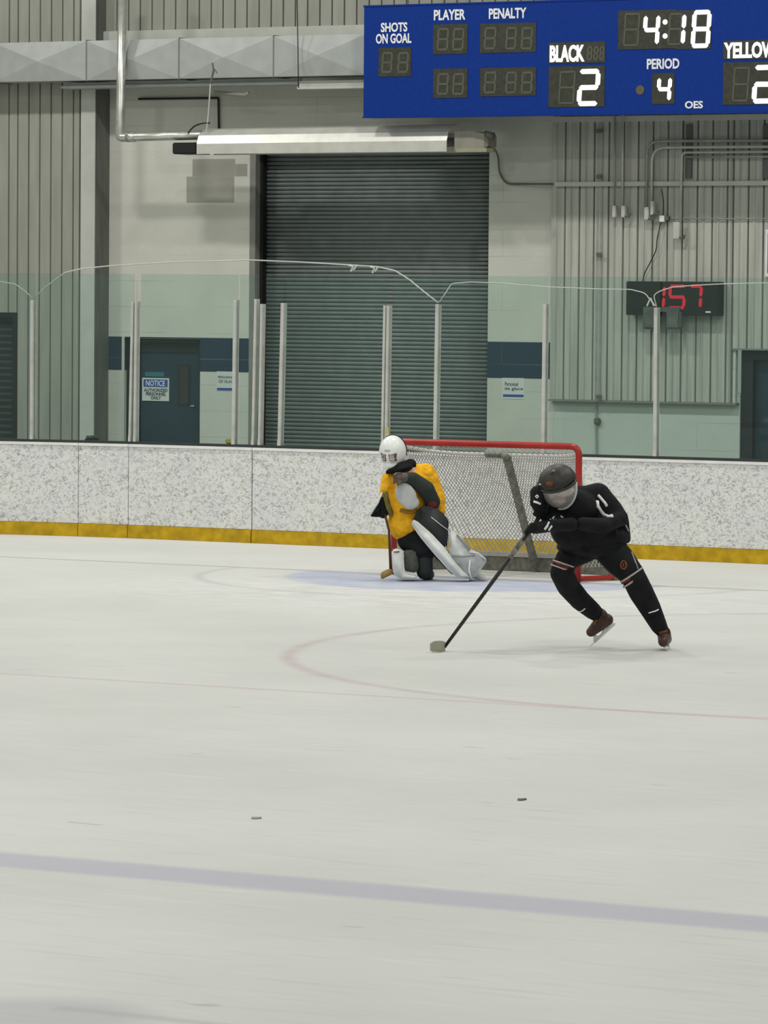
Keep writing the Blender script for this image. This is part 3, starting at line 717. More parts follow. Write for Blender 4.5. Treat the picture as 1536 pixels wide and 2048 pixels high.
# ------------------------------------------------------------ cable along the glass
def ropeY(px): return YB+.075
rope = [(-60,560),(0,563),(30,568),(50,582),(67,599)]
R1 = pp(rope, YB+.02)
R2 = pp([(67,599),(90,575),(130,545),(160,538),(216,532),(350,524),(500,520),(600,524),(700,530),(752,533),(790,541),(820,560),(850,585),(876,605)], YB+.02)
R3 = pp([(878,605),(892,585),(903,567),(940,564),(1000,566),(1100,574),(1200,578),(1262,579),(1290,586),(1302,602),(1313,613)], YB+.02)
R4 = pp([(1313,613),(1307,590),(1320,582),(1345,574),(1400,570),(1440,568),(1600,564)], YB+.02)
t = thing('safety_cable', R2[0], 'thin white cable sagging along the glass, tied to three posts', 'cable')
for k_, R in enumerate((R1,R2,R3,R4)): obj('span', tube(bend(R,.03,2), .0075 if k_ == 1 else .0055, 6), CABLE, t, True)
for (a,b) in ((702,533),(745,536)):
    bm = new(); add_tube(bm,[atY(a-5,b-3,YB+.018),atY(a+4,b,YB+.018),atY(a,b+10,YB+.018)],.012,6); add_tube(bm,[atY(a+12,b-3,YB+.018),atY(a+5,b+7,YB+.018)],.010,6)
    obj('clip', bm, CABLE, t)
bm = new()
for q in ((1294,612),(1308,612)): add_tube(bm,[atY(1301,596,YB+.018),atY(q[0],q[1],YB+.018)],.008,6)
obj('knot', bm, CABLE, t)
# odds and ends behind the boards
t = thing('floor_bin', atY(180,905,6.5)*1.0, 'small dark object peeking over the boards beside the dark column', 'box')
zz = atY(180,871,6.5); WORLD[t.name] = V((zz.x,6.5,0)); t.location = (zz.x,6.5,0)
obj('bin_body', box((zz.x-.045,6.45,0),(zz.x+.06,6.6,zz.z-.03),.01), BLK, t); obj('lid', box((zz.x-.03,6.45,zz.z-.029),(zz.x+.055,6.6,zz.z),.008), COLD, t)
zz = atY(461,880,6.5)
t = thing('barrier_post', (zz.x,6.5,0), 'small yellow and black top peeking over boards left of roller door', 'marker')
obj('stand', box((zz.x-.03,6.47,0),(zz.x+.03,6.53,zz.z-.04)), BLK, t); obj('top', box((zz.x-.045,6.45,zz.z-.039),(zz.x+.045,6.55,zz.z+.01),.01), mat('marker_yellow',(.45,.32,.05),.6), t)
a = atY(775,852,YB+.03); obj('yellow_strap', box((a.x-.010,YB+.028,HB+.03),(a.x+.012,YB+.037,a.z)), mat('strap_yellow',(.5,.46,.12),.7,var=.5,scale=60), None, label='yellow and black strap hanging on the post above the goaltender', cat='strap')
# scraps on the ice
for (px_,py_,l_,rot,lab,m_) in ((1044,1600,.055,.3,'dark scrap lying alone on the near ice right of centre',COLD),(513,1637,.055,-.05,'thin grey scrap lying on the near ice left of centre',COND)):
    c = atZ(px_,py_,0); bm = new()
    pts = [(-l_/2,-.012),(-l_*.1,-.02),(l_/2,-.004),(l_*.48,.014),(0,.012),(-l_*.45,.016)]
    d = V((RR.x,RR.y,0)).normalized(); e = V((-d.y,d.x,0))
    add_prism(bm,[c+d*x_*math.cos(rot)*.9+e*(y_*1.8+x_*math.sin(rot))+V((0,0,.001)) for x_,y_ in pts],(0,0,.006))
    obj('ice_scrap', bm, m_, None, label=lab, cat='scrap')

# ============================================================ GOAL
t = thing('hockey_goal', (0,0,0), 'red framed hockey goal with white net behind the goaltender', 'goal')
PR = .030
obj('goal_frame', tube(bend([V((-.945,0,0)),V((-.945,0,1.22)),V((.945,0,1.22)),V((.945,0,0))],.09,6), PR, 14), RED, t, True, label='red posts and crossbar')
def sym(p): return [V((-x,y,z)) for x,y,z in reversed(p)]
side = [(.945,.0,.03),(.985,.10,.03),(1.07,.30,.03),(1.12,.58,.03),(1.02,.90,.03),(.72,1.08,.03)]
base = [V(q) for q in side]+[V((.3,1.12,.03)),V((-.3,1.12,.03))]+sym(side)
base = bend(base,.12,3)
nfr = int(len(base)*.23)
obj('base_frame', tube(base, .024, 10), RED, t, True)
shelf_s = [(.940,.02,1.19),(.885,.14,1.165),(.76,.30,1.13),(.52,.42,1.11),(.2,.42,1.11)]
shelf = bend([V(q) for q in shelf_s]+sym(shelf_s),.10,3)
WHF = mat('white_frame',(.62,.62,.58),.4)
obj('top_shelf_frame', tube(shelf, .017, 8), WHF, t, True)
bk = [V((0,.38,1.11)),V((0,.42,1.08)),V((0,.70,.6)),V((0,1.02,.05))]
obj('centre_brace', tube(bend(bk,.06,4), [.038]*len(bend(bk,.06,4)), 10), PADG, t, True, label='padded grey centre brace')
obj('brace_pad', tube([V((-.22,.43,1.115)),V((-.02,.42,1.115))], .036, 10), PADG, t, True)
# netting: loft surface between top outline (shelf) and base outline, drawn as cords
def resample(P, n):
    L_ = [0]
    for a,b in zip(P,P[1:]): L_.append(L_[-1]+(b-a).length)
    out = []; j = 0
    for i in range(n+1):
        s_ = L_[-1]*i/n
        while j < len(P)-2 and L_[j+1] < s_: j += 1
        out.append(P[j].lerp(P[j+1], (s_-L_[j])/max(1e-9,L_[j+1]-L_[j])))
    return out
NU, NV = 84, 26
A_ = resample(shelf, NU); B_ = resample([p_*1.0+V((0,0,.10)) for p_ in base], NU)
def S_(u, v):
    i = min(int(u), NU-1); f = u-i; a = A_[i].lerp(A_[i+1], f); b = B_[i].lerp(B_[i+1], f)
    q = v/NV; p_ = a.lerp(b, q**1.1); p_.x = a.x+(b.x-a.x)*q**2.6; p_.z = a.z+(b.z-a.z)*q; sag = math.sin(q*math.pi)*.02
    return p_ + V((0, sag*2.5, 0))
bm = new()
for s_ in range(-NV, NU+NV+1, 1):
    for d in (1,-1):
        pts = []
        for v in range(0, NV+1):
            u = s_ + (v if d > 0 else -v)*.8
            if 0 <= u <= NU: pts.append(S_(u, v))
        if len(pts) > 1: add_tube(bm, pts, .0040, 3, False)
obj('netting', bm, NETW, t, kind='stuff')
# top netting
bm = new()
nt_ = 40
front = [V((-.93+1.86*i/nt_, 0.0, 1.205)) for i in range(nt_+1)]; rear = resample([V((-p_.x,p_.y,p_.z)) for p_ in shelf], nt_)
for i in range(nt_+1): 
    for d in (3,-3):
        j = i+d
        if 0 <= j <= nt_: add_tube(bm,[front[i],rear[j]],.0026,3,False)
obj('top_netting', bm, NETW, t)
# skirt padding along the base rear
bm = new(); half = [p_ for p_ in base if p_.y > .35]
prev = None
for p_ in half:
    n_ = V((p_.x*.35, p_.y-.3, 0)).normalized()
    ring = [bm.verts.new(p_+n_*o+V((0,0,z_))) for o,z_ in ((-.045,-.026),(.045,-.026),(.035,.10),(-.03,.10))]
    if prev:
        for k in range(4): bm.faces.new((prev[k],prev[(k+1)%4],ring[(k+1)%4],ring[k]))
    else: bm.faces.new(ring)
    prev = ring
bm.faces.new(prev[::-1]); obj('base_padding', bm, PADG, t, label='grey padding around the rear base')
bm = new(); prev = None
for p_ in half:
    n_ = V((p_.x*.35, p_.y-.3, 0)).normalized()
    ring = [bm.verts.new(p_+n_*o+V((0,0,z_))) for o,z_ in ((-.05,.102),(.03,.102),(.0,.145),(-.04,.145))]
    if prev:
        for k in range(4): bm.faces.new((prev[k],prev[(k+1)%4],ring[(k+1)%4],ring[k]))
    else: bm.faces.new(ring)
    prev = ring
bm.faces.new(prev[::-1]); obj('skirt_lacing', bm, NETW, t)

# ============================================================ PEOPLE
class Fig:
    def __init__(s, D): s.D = D; s.k = D/FPX
    def p(s, x, y, d=0.): r_ = ray(x, y)/FPX; return CAM + r_*(s.D+d)
    def cap(s, a, ra, b, rb):  # radii in picture px
        return lambda bm: add_cap(bm, s.p(*a), ra*s.k, s.p(*b), rb*s.k)
    def chain(s, L): return [s.cap(a[:3], a[3], b[:3], b[3]) for a, b in zip(L, L[1:])]
    def ell(s, c, a, b, dz, ang=0.):
        ca, sa = math.cos(ang), math.sin(ang); X = RR*ca+UU*sa; Y = -RR*sa+UU*ca
        return lambda bm: add_ell(bm, s.p(*c), X*a*s.k, Y*b*s.k, fw*dz)
    def slab(s, pts, d, th, bev=.012):
        bm = add_prism(new(), [s.p(x,y,d) for x,y in pts], fw*th)
        bmesh.ops.recalc_face_normals(bm, faces=bm.faces[:])
        bmesh.ops.bevel(bm, geom=bm.edges[:], offset=bev, segments=3, affect='EDGES'); return bm
def frame(f, up):
    f = f.normalized(); r_ = up.cross(f).normalized(); u_ = f.cross(r_); return r_, u_, f

def sock_ring(F, a, b, r, m, parent, name='sock_stripe'):
    A = F.p(*a); B = F.p(*b); return obj(name, tube([A,B], r*F.k, 24), m, parent, True)

# ---------------- skater in black
foot = atZ(1334,1299,0); F = Fig(depth(foot))
root = thing('person', (foot.x-.25, foot.y+.1, 0), 'skater in black jersey and clear face shield, striding right of the goal', 'person')
# head frame
hc = F.p(1116,976,-.34)
hr, hu, hf = frame(-fw*.80 - RR*.30 - UU*.50, UU*1.0 - RR*.05 + fw*.0)
hp = lambda a,b,c: hc + hr*a + hu*b + hf*c       # head-local metres
body = [lambda bm: add_ell(bm, hp(0,.02,-.01), hr*.078, hu*.115, hf*.098),
        lambda bm: add_ell(bm, hp(0,-.055,.035), hr*.055, hu*.065, hf*.055),
        lambda bm: add_cap(bm, hp(0,-.012,.085), .011, hp(0,-.035,.105), .014),     # nose
        lambda bm: add_cap(bm, hp(-.03,.028,.082), .011, hp(.03,.028,.082), .011),  # brow
        lambda bm: add_ell(bm, hp(.078,-.01,0), hr*.012, hu*.03, hf*.018), lambda bm: add_ell(bm, hp(-.078,-.01,0), hr*.012, hu*.03, hf*.018),
        lambda bm: add_cap(bm, hp(-.02,-.068,.082), .008, hp(.02,-.068,.082), .008)]
neck = F.p(1150,1000,-.2)
body += [lambda bm: add_cap(bm, hp(0,-.04,-.05), .055, neck, .06)]
body += F.chain([(1152,1002,-.18,20),(1175,1050,-.08,28),(1190,1080,.0,24)])
body += [F.cap((1125,1003,-.2),15,(1192,992,-.1),17)]
body += F.chain([(1192,996,-.1,14),(1236,1035,-.17,9),(1205,1051,-.33,7),(1168,1048,-.42,6)])
body += F.chain([(1122,1003,-.22,15),(1082,1000,-.30,10),(1077,1006,-.42,7)])
body += F.chain([(1174,1094,0,16),(1130,1136,-.11,9),(1148,1186,.05,10),(1194,1228,.20,8)])
body += F.chain([(1208,1098,0,18),(1264,1150,-.12,12),(1296,1210,-.04,15),(1328,1268,.0,10)])
blob('body', body, SKIN, root, .009, 3)
for s_ in (-1,1): obj('eye', add_ell(new(), hp(.03*s_,.008,.086), hr*.012, hu*.007, hf*.006, 10, 6), BLK, root, True)
obj('mouth', add_ell(new(), hp(0,-.068,.094), hr*.020, hu*.008, hf*.006, 10, 6), MAROON, root, True)
# helmet
hm = obj('helmet', add_ell(new(), hp(0,.035,-.015), hr*.142, hu*.132, hf*.155, 36, 24, lambda l: l.y > (.10 if l.z > 0 else -.55)), HELM, root, True); solid(hm, .012)
# orient: local z is forward axis
for sx in (-.055,0,.055):
    obj('vent', add_ell(new(), hp(sx,.155-.02*abs(sx/.055),.035), hr*.010, hu*.008, hf*.030, 10, 6), BLK, hm, True)
obj('front_badge', add_ell(new(), hp(-.01,.100,.118), hr*.030, hu*.020, hf*.014, 12, 6), ORANGE, hm, True)
obj('crown_badge', add_ell(new(), hp(.01,.158,.03), hr*.016, hu*.009, hf*.016, 12, 6), mat('badge_olive',(.16,.14,.05),.6), hm, True)
obj('maker_mark', add_ell(new(), hp(-.09,.085,.085), hr*.014, hu*.006, hf*.008, 10, 6), WPAD, hm, True)
ridge = obj('brow_ridge', tube([hp(.146*math.sin(a),.047,-.015+.158*math.cos(a)) for a in [i/16*math.pi-math.pi/2 for i in range(17)]],.010,8), HELM, hm, True)
vs = obj('face_shield', add_ell(new(), hp(0,.045,-.02), hr*.150, hu*.205, hf*.165, 40, 28, lambda l: l.y < -.02 and l.z > .12), VISOR, root, True); solid(vs, .003)
rim = []
for i in range(21):
    a = -math.pi*.5 + math.pi*i/20; rim.append(hp(.148*math.sin(a), .045-.205*math.cos(a)*.97, -.02+.165*(.14+.22*math.cos(a))))
obj('shield_rim', tube(rim, .009, 8), mat('rim_clear',(.58,.60,.60),.3), vs, True)
# jersey
jer = [F.ell((1158,1012,-.17),46,34,.17,-.5), F.ell((1176,1052,-.07),58,40,.20,-.3), F.ell((1192,1080,-.01),70,26,.21,.12),
       F.ell((1150,1098,-.05),38,16,.17,-.15), F.cap((1128,1004,-.22),22,(1196,990,-.1),25), F.cap((1155,996,-.16),26,(1182,1002,-.1),30)]
jer += F.chain([(1196,992,-.1,26),(1224,1020,-.13,22),(1240,1036,-.17,17),(1205,1052,-.34,16),(1165,1048,-.44,14)])
jer += F.chain([(1125,1004,-.22,22),(1090,1000,-.29,18),(1076,996,-.36,14)])
jer += [F.cap((1246,1040,-.05),12,(1252,1078,-.02),10), F.ell((1136,1062,-.2),42,34,.14,-.9), F.ell((1110,1042,-.26),30,24,.10,-.6)]
j = blob('jersey', jer, JBLACK, root, .012, 3)
# white marks follow the jersey surface: thin raised strokes
def raise_on(target, F, pts, r, name, m, parent, d0=-1.2):
    """project picture points onto the target's surface from the front, and lay a cord there"""
    org = WORLD[parent.name] if parent else V((0,0,0)); out = []
    for x,y in pts:
        o_ = F.p(x,y,d0) - WORLD[target.name]; dr = ray(x,y).normalized()
        ok, loc, nn, _i = target.ray_cast(o_, dr)
        if ok: out.append(loc + WORLD[target.name] - dr*r*F.k*.35)
    if len(out) > 1: return obj(name, tube(out, r*F.k, 7), m, parent, True)
bpy.context.view_layer.update()
raise_on(j,F,[(1194,1003),(1195,1012),(1201,1022),(1209,1031),(1217,1034),(1224,1032)],4.2,'jersey_number',LABEL,j)
raise_on(j,F,[(1196,990),(1203,998),(1210,1006),(1214,1013)],3.,'shoulder_stripe',LABEL,j)
for pts in ([(1109,1033),(1105,1036),(1108,1040),(1112,1038)],[(1100,1038),(1106,1044),(1111,1048)],[(1112,1050),(1117,1056)],[(1128,1053),(1133,1053),(1136,1057),(1132,1060),(1128,1058),(1128,1053)],[(1121,1032),(1126,1035)]):
    raise_on(j,F,pts,1.5,'chest_lettering',LABEL,j)
raise_on(j,F,[(1251,1050),(1257,1062),(1262,1073)],1.6,'waist_stripe',STRIPE,j)
# pants
pants = [F.ell((1192,1092,.0),62,24,.20,.05)]
pants += F.chain([(1166,1094,0,34),(1134,1118,-.10,24)]) + F.chain([(1214,1094,0,33),(1240,1122,-.06,32),(1258,1142,-.11,27)])
pt = blob('hockey_pants', pants, JBLACK, root, .012, 3)
for (x_,dx) in ((1257,0),(1266,1)):
    raise_on(pt,F,[(x_,1086),(x_+6,1104),(x_+13,1122),(x_+19,1138)],1.5 if dx==0 else 1.2,'side_stripe',STRIPE if dx==0 else TAPE,pt)
bdg = raise_on(pt,F,[(1248,1122),(1252,1126),(1253,1132),(1249,1138),(1243,1136),(1241,1129),(1244,1123),(1248,1122)],2.2,'thigh_badge',ORANGE,pt)
raise_on(pt,F,[(1247,1126),(1247,1134)],2.,'thigh_badge',ORANGE,pt)
# socks
def leg(chain_, marks, rings):
    so = blob('sock', F.chain(chain_), JBLACK, root, .010, 2)
    for (a,b,r_,m_) in rings: sock_ring(F,a,b,r_,m_,so)
    bpy.context.view_layer.update()
    for mk in marks: raise_on(so,F,mk,1.4,'maker_mark',LABEL,so)
    return so
leg([(1130,1126,-.11,23),(1124,1146,-.12,24),(1136,1172,-.02,23),(1160,1200,.08,21),(1186,1222,.17,18),(1196,1230,.21,15)], [[(1158,1223),(1164,1222),(1170,1217)]],
    [((1128,1126,-.12),(1127,1129,-.12),23.5,STRIPE),((1127,1129.2,-.12),(1124,1135,-.12),23,MAROON),((1124,1135.2,-.12),(1123,1138,-.12),23.5,STRIPE)])
leg([(1262,1146,-.11,26),(1270,1160,-.12,25),(1282,1184,-.08,25),(1300,1216,-.04,22),(1318,1252,.0,17),(1327,1266,.0,13)], [[(1297,1226),(1304,1224),(1311,1222),(1317,1219)]],
    [((1262,1148,-.11),(1264,1151,-.11),26.8,STRIPE),((1264,1151.2,-.11),(1267,1158,-.11),26.2,MAROON),((1267,1158.2,-.11),(1269,1161,-.11),26.8,STRIPE)])
# skates
def skate(anks, heel, toe, hol, bl, tongue):
    sk = blob('skate_boot', [F.cap(*anks[0],*anks[1]), F.cap(*heel,*toe), F.cap(*anks[1],*toe)], BROWN, root, .007, 2)
    ho = new()
    for (a,b) in hol: add_tube(ho,[F.p(*a),F.p(*b)],.012,8)
    obj('blade_holder', ho, WPAD, sk, True)
    a,b = F.p(*bl[0]),F.p(*bl[1]); up = (F.p(*hol[0][0])-a).normalized(); sd = (b-a).cross(up).normalized()*.002
    obj('blade', add_prism(new(),[a-sd,b-sd,b-sd+up*.022,a-sd+up*.022],sd*2), STEEL, sk)
    obj('tongue', tube([F.p(*q) for q in tongue],.014,8), ORANGE, sk, True)
skate((((1200,1232,.21),16),((1204,1242,.21),15)), ((1214,1240,.23),13), ((1182,1264,.20),10),
      [((1214,1252,.22),(1228,1248,.22)),((1228,1248,.22),(1188,1284,.20)),((1190,1270,.20),(1190,1282,.20)),((1214,1250,.22),(1206,1266,.21)),((1190,1272,.20),(1196,1276,.2))],
      ((1233,1246,.22),(1184,1291,.20)), [(1194,1236,.17),(1188,1250,.16)])
skate((((1328,1266,.02),14),((1329,1274,.02),14)), ((1332,1278,.07),12), ((1326,1284,-.13),10),
      [((1334,1286,.08),(1337,1295,.08)),((1327,1288,-.12),(1332,1297,-.12)),((1337,1294,.10),(1331,1297,-.15))],
      ((1339,1297.5,.12),(1332,1301,-.16)), [(1318,1266,-.04),(1335,1263,-.04)])
# gloves
def glove(name_, cuff, wrist, palm, fdir, stickP, m, trim, mr=15):
    g_ = [F.cap(cuff,mr,wrist,mr*.85), F.cap(wrist,mr*.9,palm,mr*.85)]
    P = F.p(*palm); 
    for i in range(4):     # four fingers closing round the shaft
        o_ = (i-1.5)*.022
        b0 = P + stickP*o_ + fdir*.03; b1 = b0 + fdir*.035 - fw*.03; b2 = b1 - fdir*.01 - fw*.03 ; b3 = b2 - fdir*.035 - fw*.008
        for a,b in ((b0,b1),(b1,b2),(b2,b3)): g_.append(lambda bm,a=a,b=b: add_cap(bm,a,.0135,b,.0125))
    th0 = P - fdir*.03 + stickP*.03; th1 = th0 - fw*.05; th2 = th1 + fdir*.03 - fw*.01
    for a,b in ((th0,th1),(th1,th2)): g_.append(lambda bm,a=a,b=b: add_cap(bm,a,.015,b,.013))
    o = blob('glove', g_, JBLACK, root, .007, 1); bpy.context.view_layer.update()
    for tr, r_ in trim: raise_on(o,F,tr,r_,'glove_trim',LABEL,o)
heel_ = atZ(889,1297,.02); butt = F.p(1106,996,-.34)
# stick direction from blade heel to butt, built through the hands
sd_ = (butt-heel_).normalized()
def onstick(t): return heel_.lerp(butt, t)
def tp(P): # world -> picture + depth offset
    d = P-CAM; z = d.dot(fw); return (768+FPX*d.dot(RR)/z, 1024-FPX*d.dot(UU)/z, z-F.D)
hA = tp(onstick(.90)+fw*.03); hB = tp(onstick(.80)+fw*.03+RR*.03)
glove('a',(1075,986,-.38),(1073,1004,-.42),hA,-RR*.6+UU*.3,sd_,None,[([(1067,1003),(1074,1005),(1081,1008)],2.2),([(1074,990),(1077,993),(1074,996),(1071,993),(1074,990)],1.2)])
glove('b',(1142,1049,-.47),(1112,1050,-.52),hB,-RR*.8,sd_,None,[([(1099,1044),(1095,1052),(1090,1058)],2.5),([(1104,1052),(1098,1060)],2.)],14)
# hockey stick
t = thing('hockey_stick', heel_, 'black hockey stick with pale taped blade, held by the skater in black', 'hockey stick')
a = heel_+V((0,0,.01)); sdv = sd_.cross(fw).normalized()
bm = new(); add_tube(bm,[a,onstick(.5),butt],[.012,.015,.016],8); obj('shaft', bm, STICKB, t, True)
obj('grip_tape', tube([onstick(.60),onstick(.66),onstick(.72)],.018,8), mat('grip_pale',(.2,.19,.17),.8,var=.7,scale=40), t, True)
# blade: curved paddle pointing towards the camera's left
tip = atZ(868,1301,.0); fdv = (V((tip.x,tip.y,0))-V((heel_.x,heel_.y,0))).normalized()
b_ = [ (0,.0,.055,.0),(.07,.0,.066,.008),(.14,.002,.070,.02),(.20,.006,.068,.04),(.235,.014,.055,.052)]
nv = V((-fdv.y,fdv.x,0)); fdv2 = (-RR*.30 - fw*.95); fdv2.z = 0; fdv2.normalize(); nv = V((-fdv2.y,fdv2.x,0))
bm = new(); prev = None; h0 = V((heel_.x,heel_.y,0))
for (l_,z0_,z1_,cv) in b_:
    l_ *= .72; z1_ -= .012; c_ = h0+fdv2*l_+nv*(-cv)
    ring = [bm.verts.new(c_+nv*o_+V((0,0,z_))) for o_,z_ in ((-.006,z0_+.001),(.006,z0_+.001),(.006,z1_+.025),(-.006,z1_+.025))]
    if prev:
        for k in range(4): bm.faces.new((prev[k],prev[(k+1)%4],ring[(k+1)%4],ring[k]))
    else: bm.faces.new(ring)
    prev = ring
bm.faces.new(prev[::-1]); obj('blade', bm, TAPE, t, label='pale taped blade')

# ---------------- goaltender
gf = atZ(845,1160,0); F = Fig(depth(gf))
groot = thing('person', (gf.x, gf.y, 0), 'goaltender in yellow jersey and white mask, kneeling at the left goal post', 'person')
hc = F.p(785,905,-.05)
hr, hu, hf = frame(-fw*.84 - RR*.36 - UU*.30, UU + RR*.06)
hp = lambda a,b,c: hc + hr*a + hu*b + hf*c
body = [lambda bm: add_ell(bm, hp(0,.0,-.01), hr*.076, hu*.11, hf*.095), lambda bm: add_ell(bm, hp(0,-.06,.03), hr*.052, hu*.06, hf*.055),
        lambda bm: add_cap(bm, hp(0,-.02,.08), .011, hp(0,-.042,.098), .013), lambda bm: add_cap(bm, hp(-.03,.022,.078), .010, hp(.03,.022,.078), .010),
        lambda bm: add_cap(bm, hp(0,-.05,-.04), .055, F.p(812,940,.0), .06)]
body += F.chain([(815,950,0,24),(818,1000,.02,30),(826,1058,.04,28)])
body += [F.cap((785,960,0),10,(846,960,.05),12)]
body += F.chain([(850,955,.05,13),(868,1000,-.04,9),(812,957,-.22,5)]) + F.chain([(788,960,.0,9),(775,1000,-.05,6),(770,1018,-.10,5)])
body += F.chain([(815,1072,0,20),(845,1100,-.12,12),(850,1138,-.1,10),(858,1148,.12,6)]) + F.chain([(840,1070,.05,20),(860,1040,-.08,10),(886,1100,-.10,6),(936,1148,-.10,5)])
blob('body', body, SKIN, groot, .009, 3)
for s_ in (-1,1): obj('eye', add_ell(new(), hp(.03*s_,.0,.083), hr*.012, hu*.007, hf*.006, 10, 6), BLK, groot, True)
mk = obj('goalie_mask', add_ell(new(), hp(0,.012,-.012), hr*.122, hu*.142, hf*.140, 40, 30, lambda l: not (l.z > .45 and ((abs(l.x-.38) < .25 and -.5 < l.y < .06) or (abs(l.x+.38) < .25 and -.5 < l.y < .06)))), MWHITE, groot, True); solid(mk, .008)
obj('chin_cup', add_ell(new(), hp(0,-.095,.055), hr*.070, hu*.050, hf*.070, 20, 12), MWHITE, mk, True)
for sx in (-1,1):
    for k_ in (-1,0,1):
        x_ = sx*.043+k_*.014; obj('cage_bar', tube([hp(x_,.02,.128),hp(x_*1.02,-.025,.126),hp(x_,-.062,.108)],.003,6), WPAD, mk, True)
    obj('cage_bar', tube([hp(sx*.018,-.022,.133),hp(sx*.045,-.022,.127),hp(sx*.07,-.022,.112)],.003,6), WPAD, mk, True)
obj('brow_badge', add_ell(new(), hp(.0,.055,.112), hr*.034, hu*.009, hf*.018, 14, 6), mat('badge_grey',(.32,.33,.24),.6), mk, True)
obj('mask_seam', tube([hp(-.122*math.cos(a),.012+.143*math.sin(a),-.045) for a in [math.pi*(i/14*1.2-.1) for i in range(15)]],.005,6), BLK, mk, True)
blob('neck_guard', [F.cap((776,944,-.12),5,(800,936,-.12),9), F.cap((798,937,-.12),10,(821,929,-.02),12), F.ell((804,938,-.08),23,9,.10,.25)], JBLACK, groot, .008, 4)
jer = [F.ell((820,968,.03),44,36,.17,-.25), F.ell((815,1010,.0),44,44,.17,-.1), F.ell((808,1048,-.02),34,32,.16,-.2), F.cap((798,1066,-.03),14,(826,1062,0),16),
       F.cap((776,960,0),11,(850,952,.04),23), F.cap((820,942,.03),15,(850,948,.05),20)]
jer += F.chain([(850,950,.05,24),(862,975,.04,22),(872,1002,.02,20),(878,1020,.02,14)]) + F.chain([(778,958,-.02,15),(772,985,-.05,13),(774,1012,-.08,13)])
j = blob('jersey', jer, JYEL, groot, .012, 2)
bpy.context.view_layer.update()
raise_on(j,F,[(770,985),(773,1000),(777,1015),(782,1028)],6,'sleeve_painted_shade',mat('shade_olive',(.17,.14,.03),.8,var=.4,scale=20),j)  # olive stroke paints shade down the yellow sleeve
raise_on(j,F,[(800,1020),(812,1024),(826,1024),(834,1018)],4,'fold_shade',mat('shade_ochre',(.30,.15,.015),.8,var=.3),j)  # darker jersey colour, paints the shade in a crease at the waist
# folded arm with dark sleeve
sl_ = blob('dark_sleeve', F.chain([(866,1004,-.12,15),(852,978,-.19,17),(826,958,-.24,14),(802,956,-.26,10)]), DARKC, groot, .009, 2)
blob('sleeve_band', F.chain([(846,962,-.20,7),(862,985,-.17,10),(864,1008,-.15,11)]), MAROON, groot, .008, 2)
gb = blob('blocker_pad', [F.ell((812,990,-.27),20,28,.035,.55), F.ell((822,1006,-.26),17,13,.035,.2)], GREYC, groot, .009, 2)
gl = [F.cap((808,955,-.28),10,(797,956,-.30),9)]
for i in range(4):
    y0 = 947+i*5.0; gl += F.chain([(800,y0,-.31,3.0),(791-i*.6,y0+1,-.34,2.8),(788,y0+4,-.36,2.5)])
gl += F.chain([(803,962,-.31,3.4),(796,968,-.34,3.0)])
blob('glove', gl, mat('glove_brown',(.10,.075,.06),.7,var=.5,scale=40), groot, .005, 1)
# catching glove at the left
cg = blob('catching_glove', [F.cap((764,1000,-.12),7,(766,1028,-.12),9), F.cap((745,1030,-.16),4,(768,1026,-.12),9), F.cap((762,1004,-.13),5,(744,1030,-.16),3.5)], JBLACK, groot, .007, 1)
obj('glove_edge', tube([F.p(764,985,-.14),F.p(756,1005,-.17),F.p(741,1029,-.18)],.009,8), WPAD, cg, True)
for i in range(4): obj('finger_stall', tube([F.p(758-i*3,1014+i*3,-.17),F.p(756-i*3.5,1022+i*2.4,-.19),F.p(757-i*3.5,1030+i*.6,-.18)],.008,6), JBLACK, cg, True)
# pants
pn = blob('hockey_pants', [F.ell((830,1076,.02),34,24,.19,-.1)] + F.chain([(818,1080,-.02,24),(845,1098,-.12,24),(850,1104,-.12,20)]) + F.chain([(845,1066,.04,26),(862,1040,-.06,26),(876,1048,-.10,22)]), JBLACK, groot, .012, 2)
# thigh of the raised leg
obj('thigh_guard', F.slab([(824,1042),(842,1010),(868,1014),(893,1031),(897,1060),(894,1098),(868,1084)],-.22,.22,.02), mat('pad_black',(.022,.024,.026),.6,var=.15), groot, True)
obj('guard_piping', tube([F.p(862,1034,-.225),F.p(882,1050,-.225),F.p(896,1060,-.225)],.004,6), WPAD, groot, True)
# raised leg's long pad
lp = obj('leg_pad', F.slab([(820,1044),(824,1037),(832,1040),(862,1066),(894,1100),(906,1120),(930,1146),(944,1158),(918,1158),(898,1142),(868,1108),(838,1072)],-.27,.26,.02), WPAD, groot, True, label='white leg pad of the raised leg')
lo_ = obj('leg_pad', F.slab([(896,1060),(906,1058),(922,1072),(938,1096),(960,1108),(976,1118),(966,1134),(950,1156),(934,1160),(914,1142),(900,1118)],-.22,.22,.02), mat('pad_pale',(.52,.54,.53),.6,var=.2,scale=14), groot, True, label='pale lower pad with grey straps')
obj('pad_strap', tube([F.p(904,1112,-.225),F.p(925,1113,-.225),F.p(950,1111,-.225)],.006,6), COND, lo_, True)
obj('pad_strap', tube([F.p(915,1068,-.225),F.p(928,1084,-.225),F.p(940,1100,-.225)],.012,6), COND, lo_, True)
obj('pad_strap', tube([F.p(938,1104,-.225),F.p(956,1106,-.225),F.p(972,1120,-.225)],.008,6), WPAD, lo_, True)
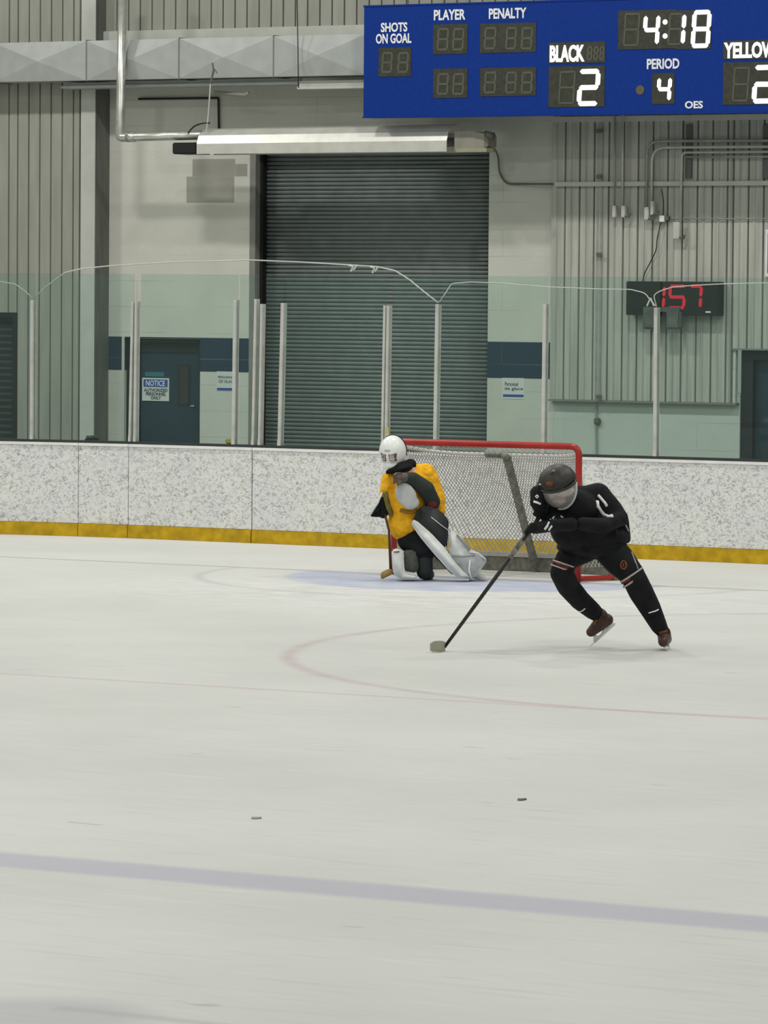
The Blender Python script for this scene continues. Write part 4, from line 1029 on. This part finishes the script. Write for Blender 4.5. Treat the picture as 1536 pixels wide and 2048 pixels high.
obj('pad_graphic', tube([F.p(940,1120,-.225),F.p(938,1140,-.225),F.p(942,1156,-.225)],.008,6), LABEL, lo_, True)
obj('pad_graphic', tube([F.p(912,1128,-.225),F.p(922,1136,-.225),F.p(930,1150,-.225)],.005,6), COND, lo_, True)
sk = blob('skate_boot', [F.cap((944,1148,-.03),8,(966,1156,-.05),6)], WPAD, groot, .007, 1)
obj('blade', tube([F.p(938,1160,-.06),F.p(975,1161,-.06)],.005,6), STEEL, sk)
obj('calf', *(lambda b: (b, JBLACK))((lambda b: (add_cap(b,F.p(872,1100,-.05),12*F.k,F.p(906,1142,-.03),7*F.k), b)[-1])(new())), groot, True)
# kneeling leg
obj('kneeling_sock', *(lambda b: (b, mat('sock_dark',(.012,.018,.018),.7)))((lambda b: (add_cap(b,F.p(847,1092,-.12),18*F.k,F.p(850,1140,-.12),16*F.k), add_cap(b,F.p(848,1144,-.10),15*F.k,F.p(858,1149,.16),11.*F.k), b)[-1])(new())), groot, True)
obj('knee_wrap', F.slab([(808,1100),(834,1100),(838,1140),(832,1146),(810,1142)],-.2,.14,.012), mat('wrap_grey',(.07,.075,.065),.7,var=.3,scale=25), groot, True)
kp = obj('leg_pad', F.slab([(783,1100),(788,1097),(806,1099),(809,1140),(812,1148),(834,1152),(836,1159),(800,1158),(788,1150),(785,1140)],-.24,.24,.015), WPAD, groot, True, label='white leg pad of the kneeling leg')
obj('pad_mark', tube([F.p(787,1104,-.245),F.p(799,1103,-.245)],.004,6), INK, kp, True)
# goalie stick
sb = F.p(783,1142,-.16); sb2 = F.p(763,1155,-.22)
t = thing('goalie_stick', V((sb.x,sb.y,0)), 'goaltender stick with dark shaft and tan blade on ice by left post', 'hockey stick')
obj('shaft', tube([F.p(768,1020,-.14),F.p(778,1062,-.16),F.p(781,1140,-.16)],.011,8), WOODD, t, True)
bl = obj('blade', F.slab([(762,1145),(776,1138),(784,1138),(786,1147),(778,1152),(763,1159),(761,1152)],-.2,.03,.006), TAN, t, True, label='tan blade')

print('objects', len(bpy.data.objects))
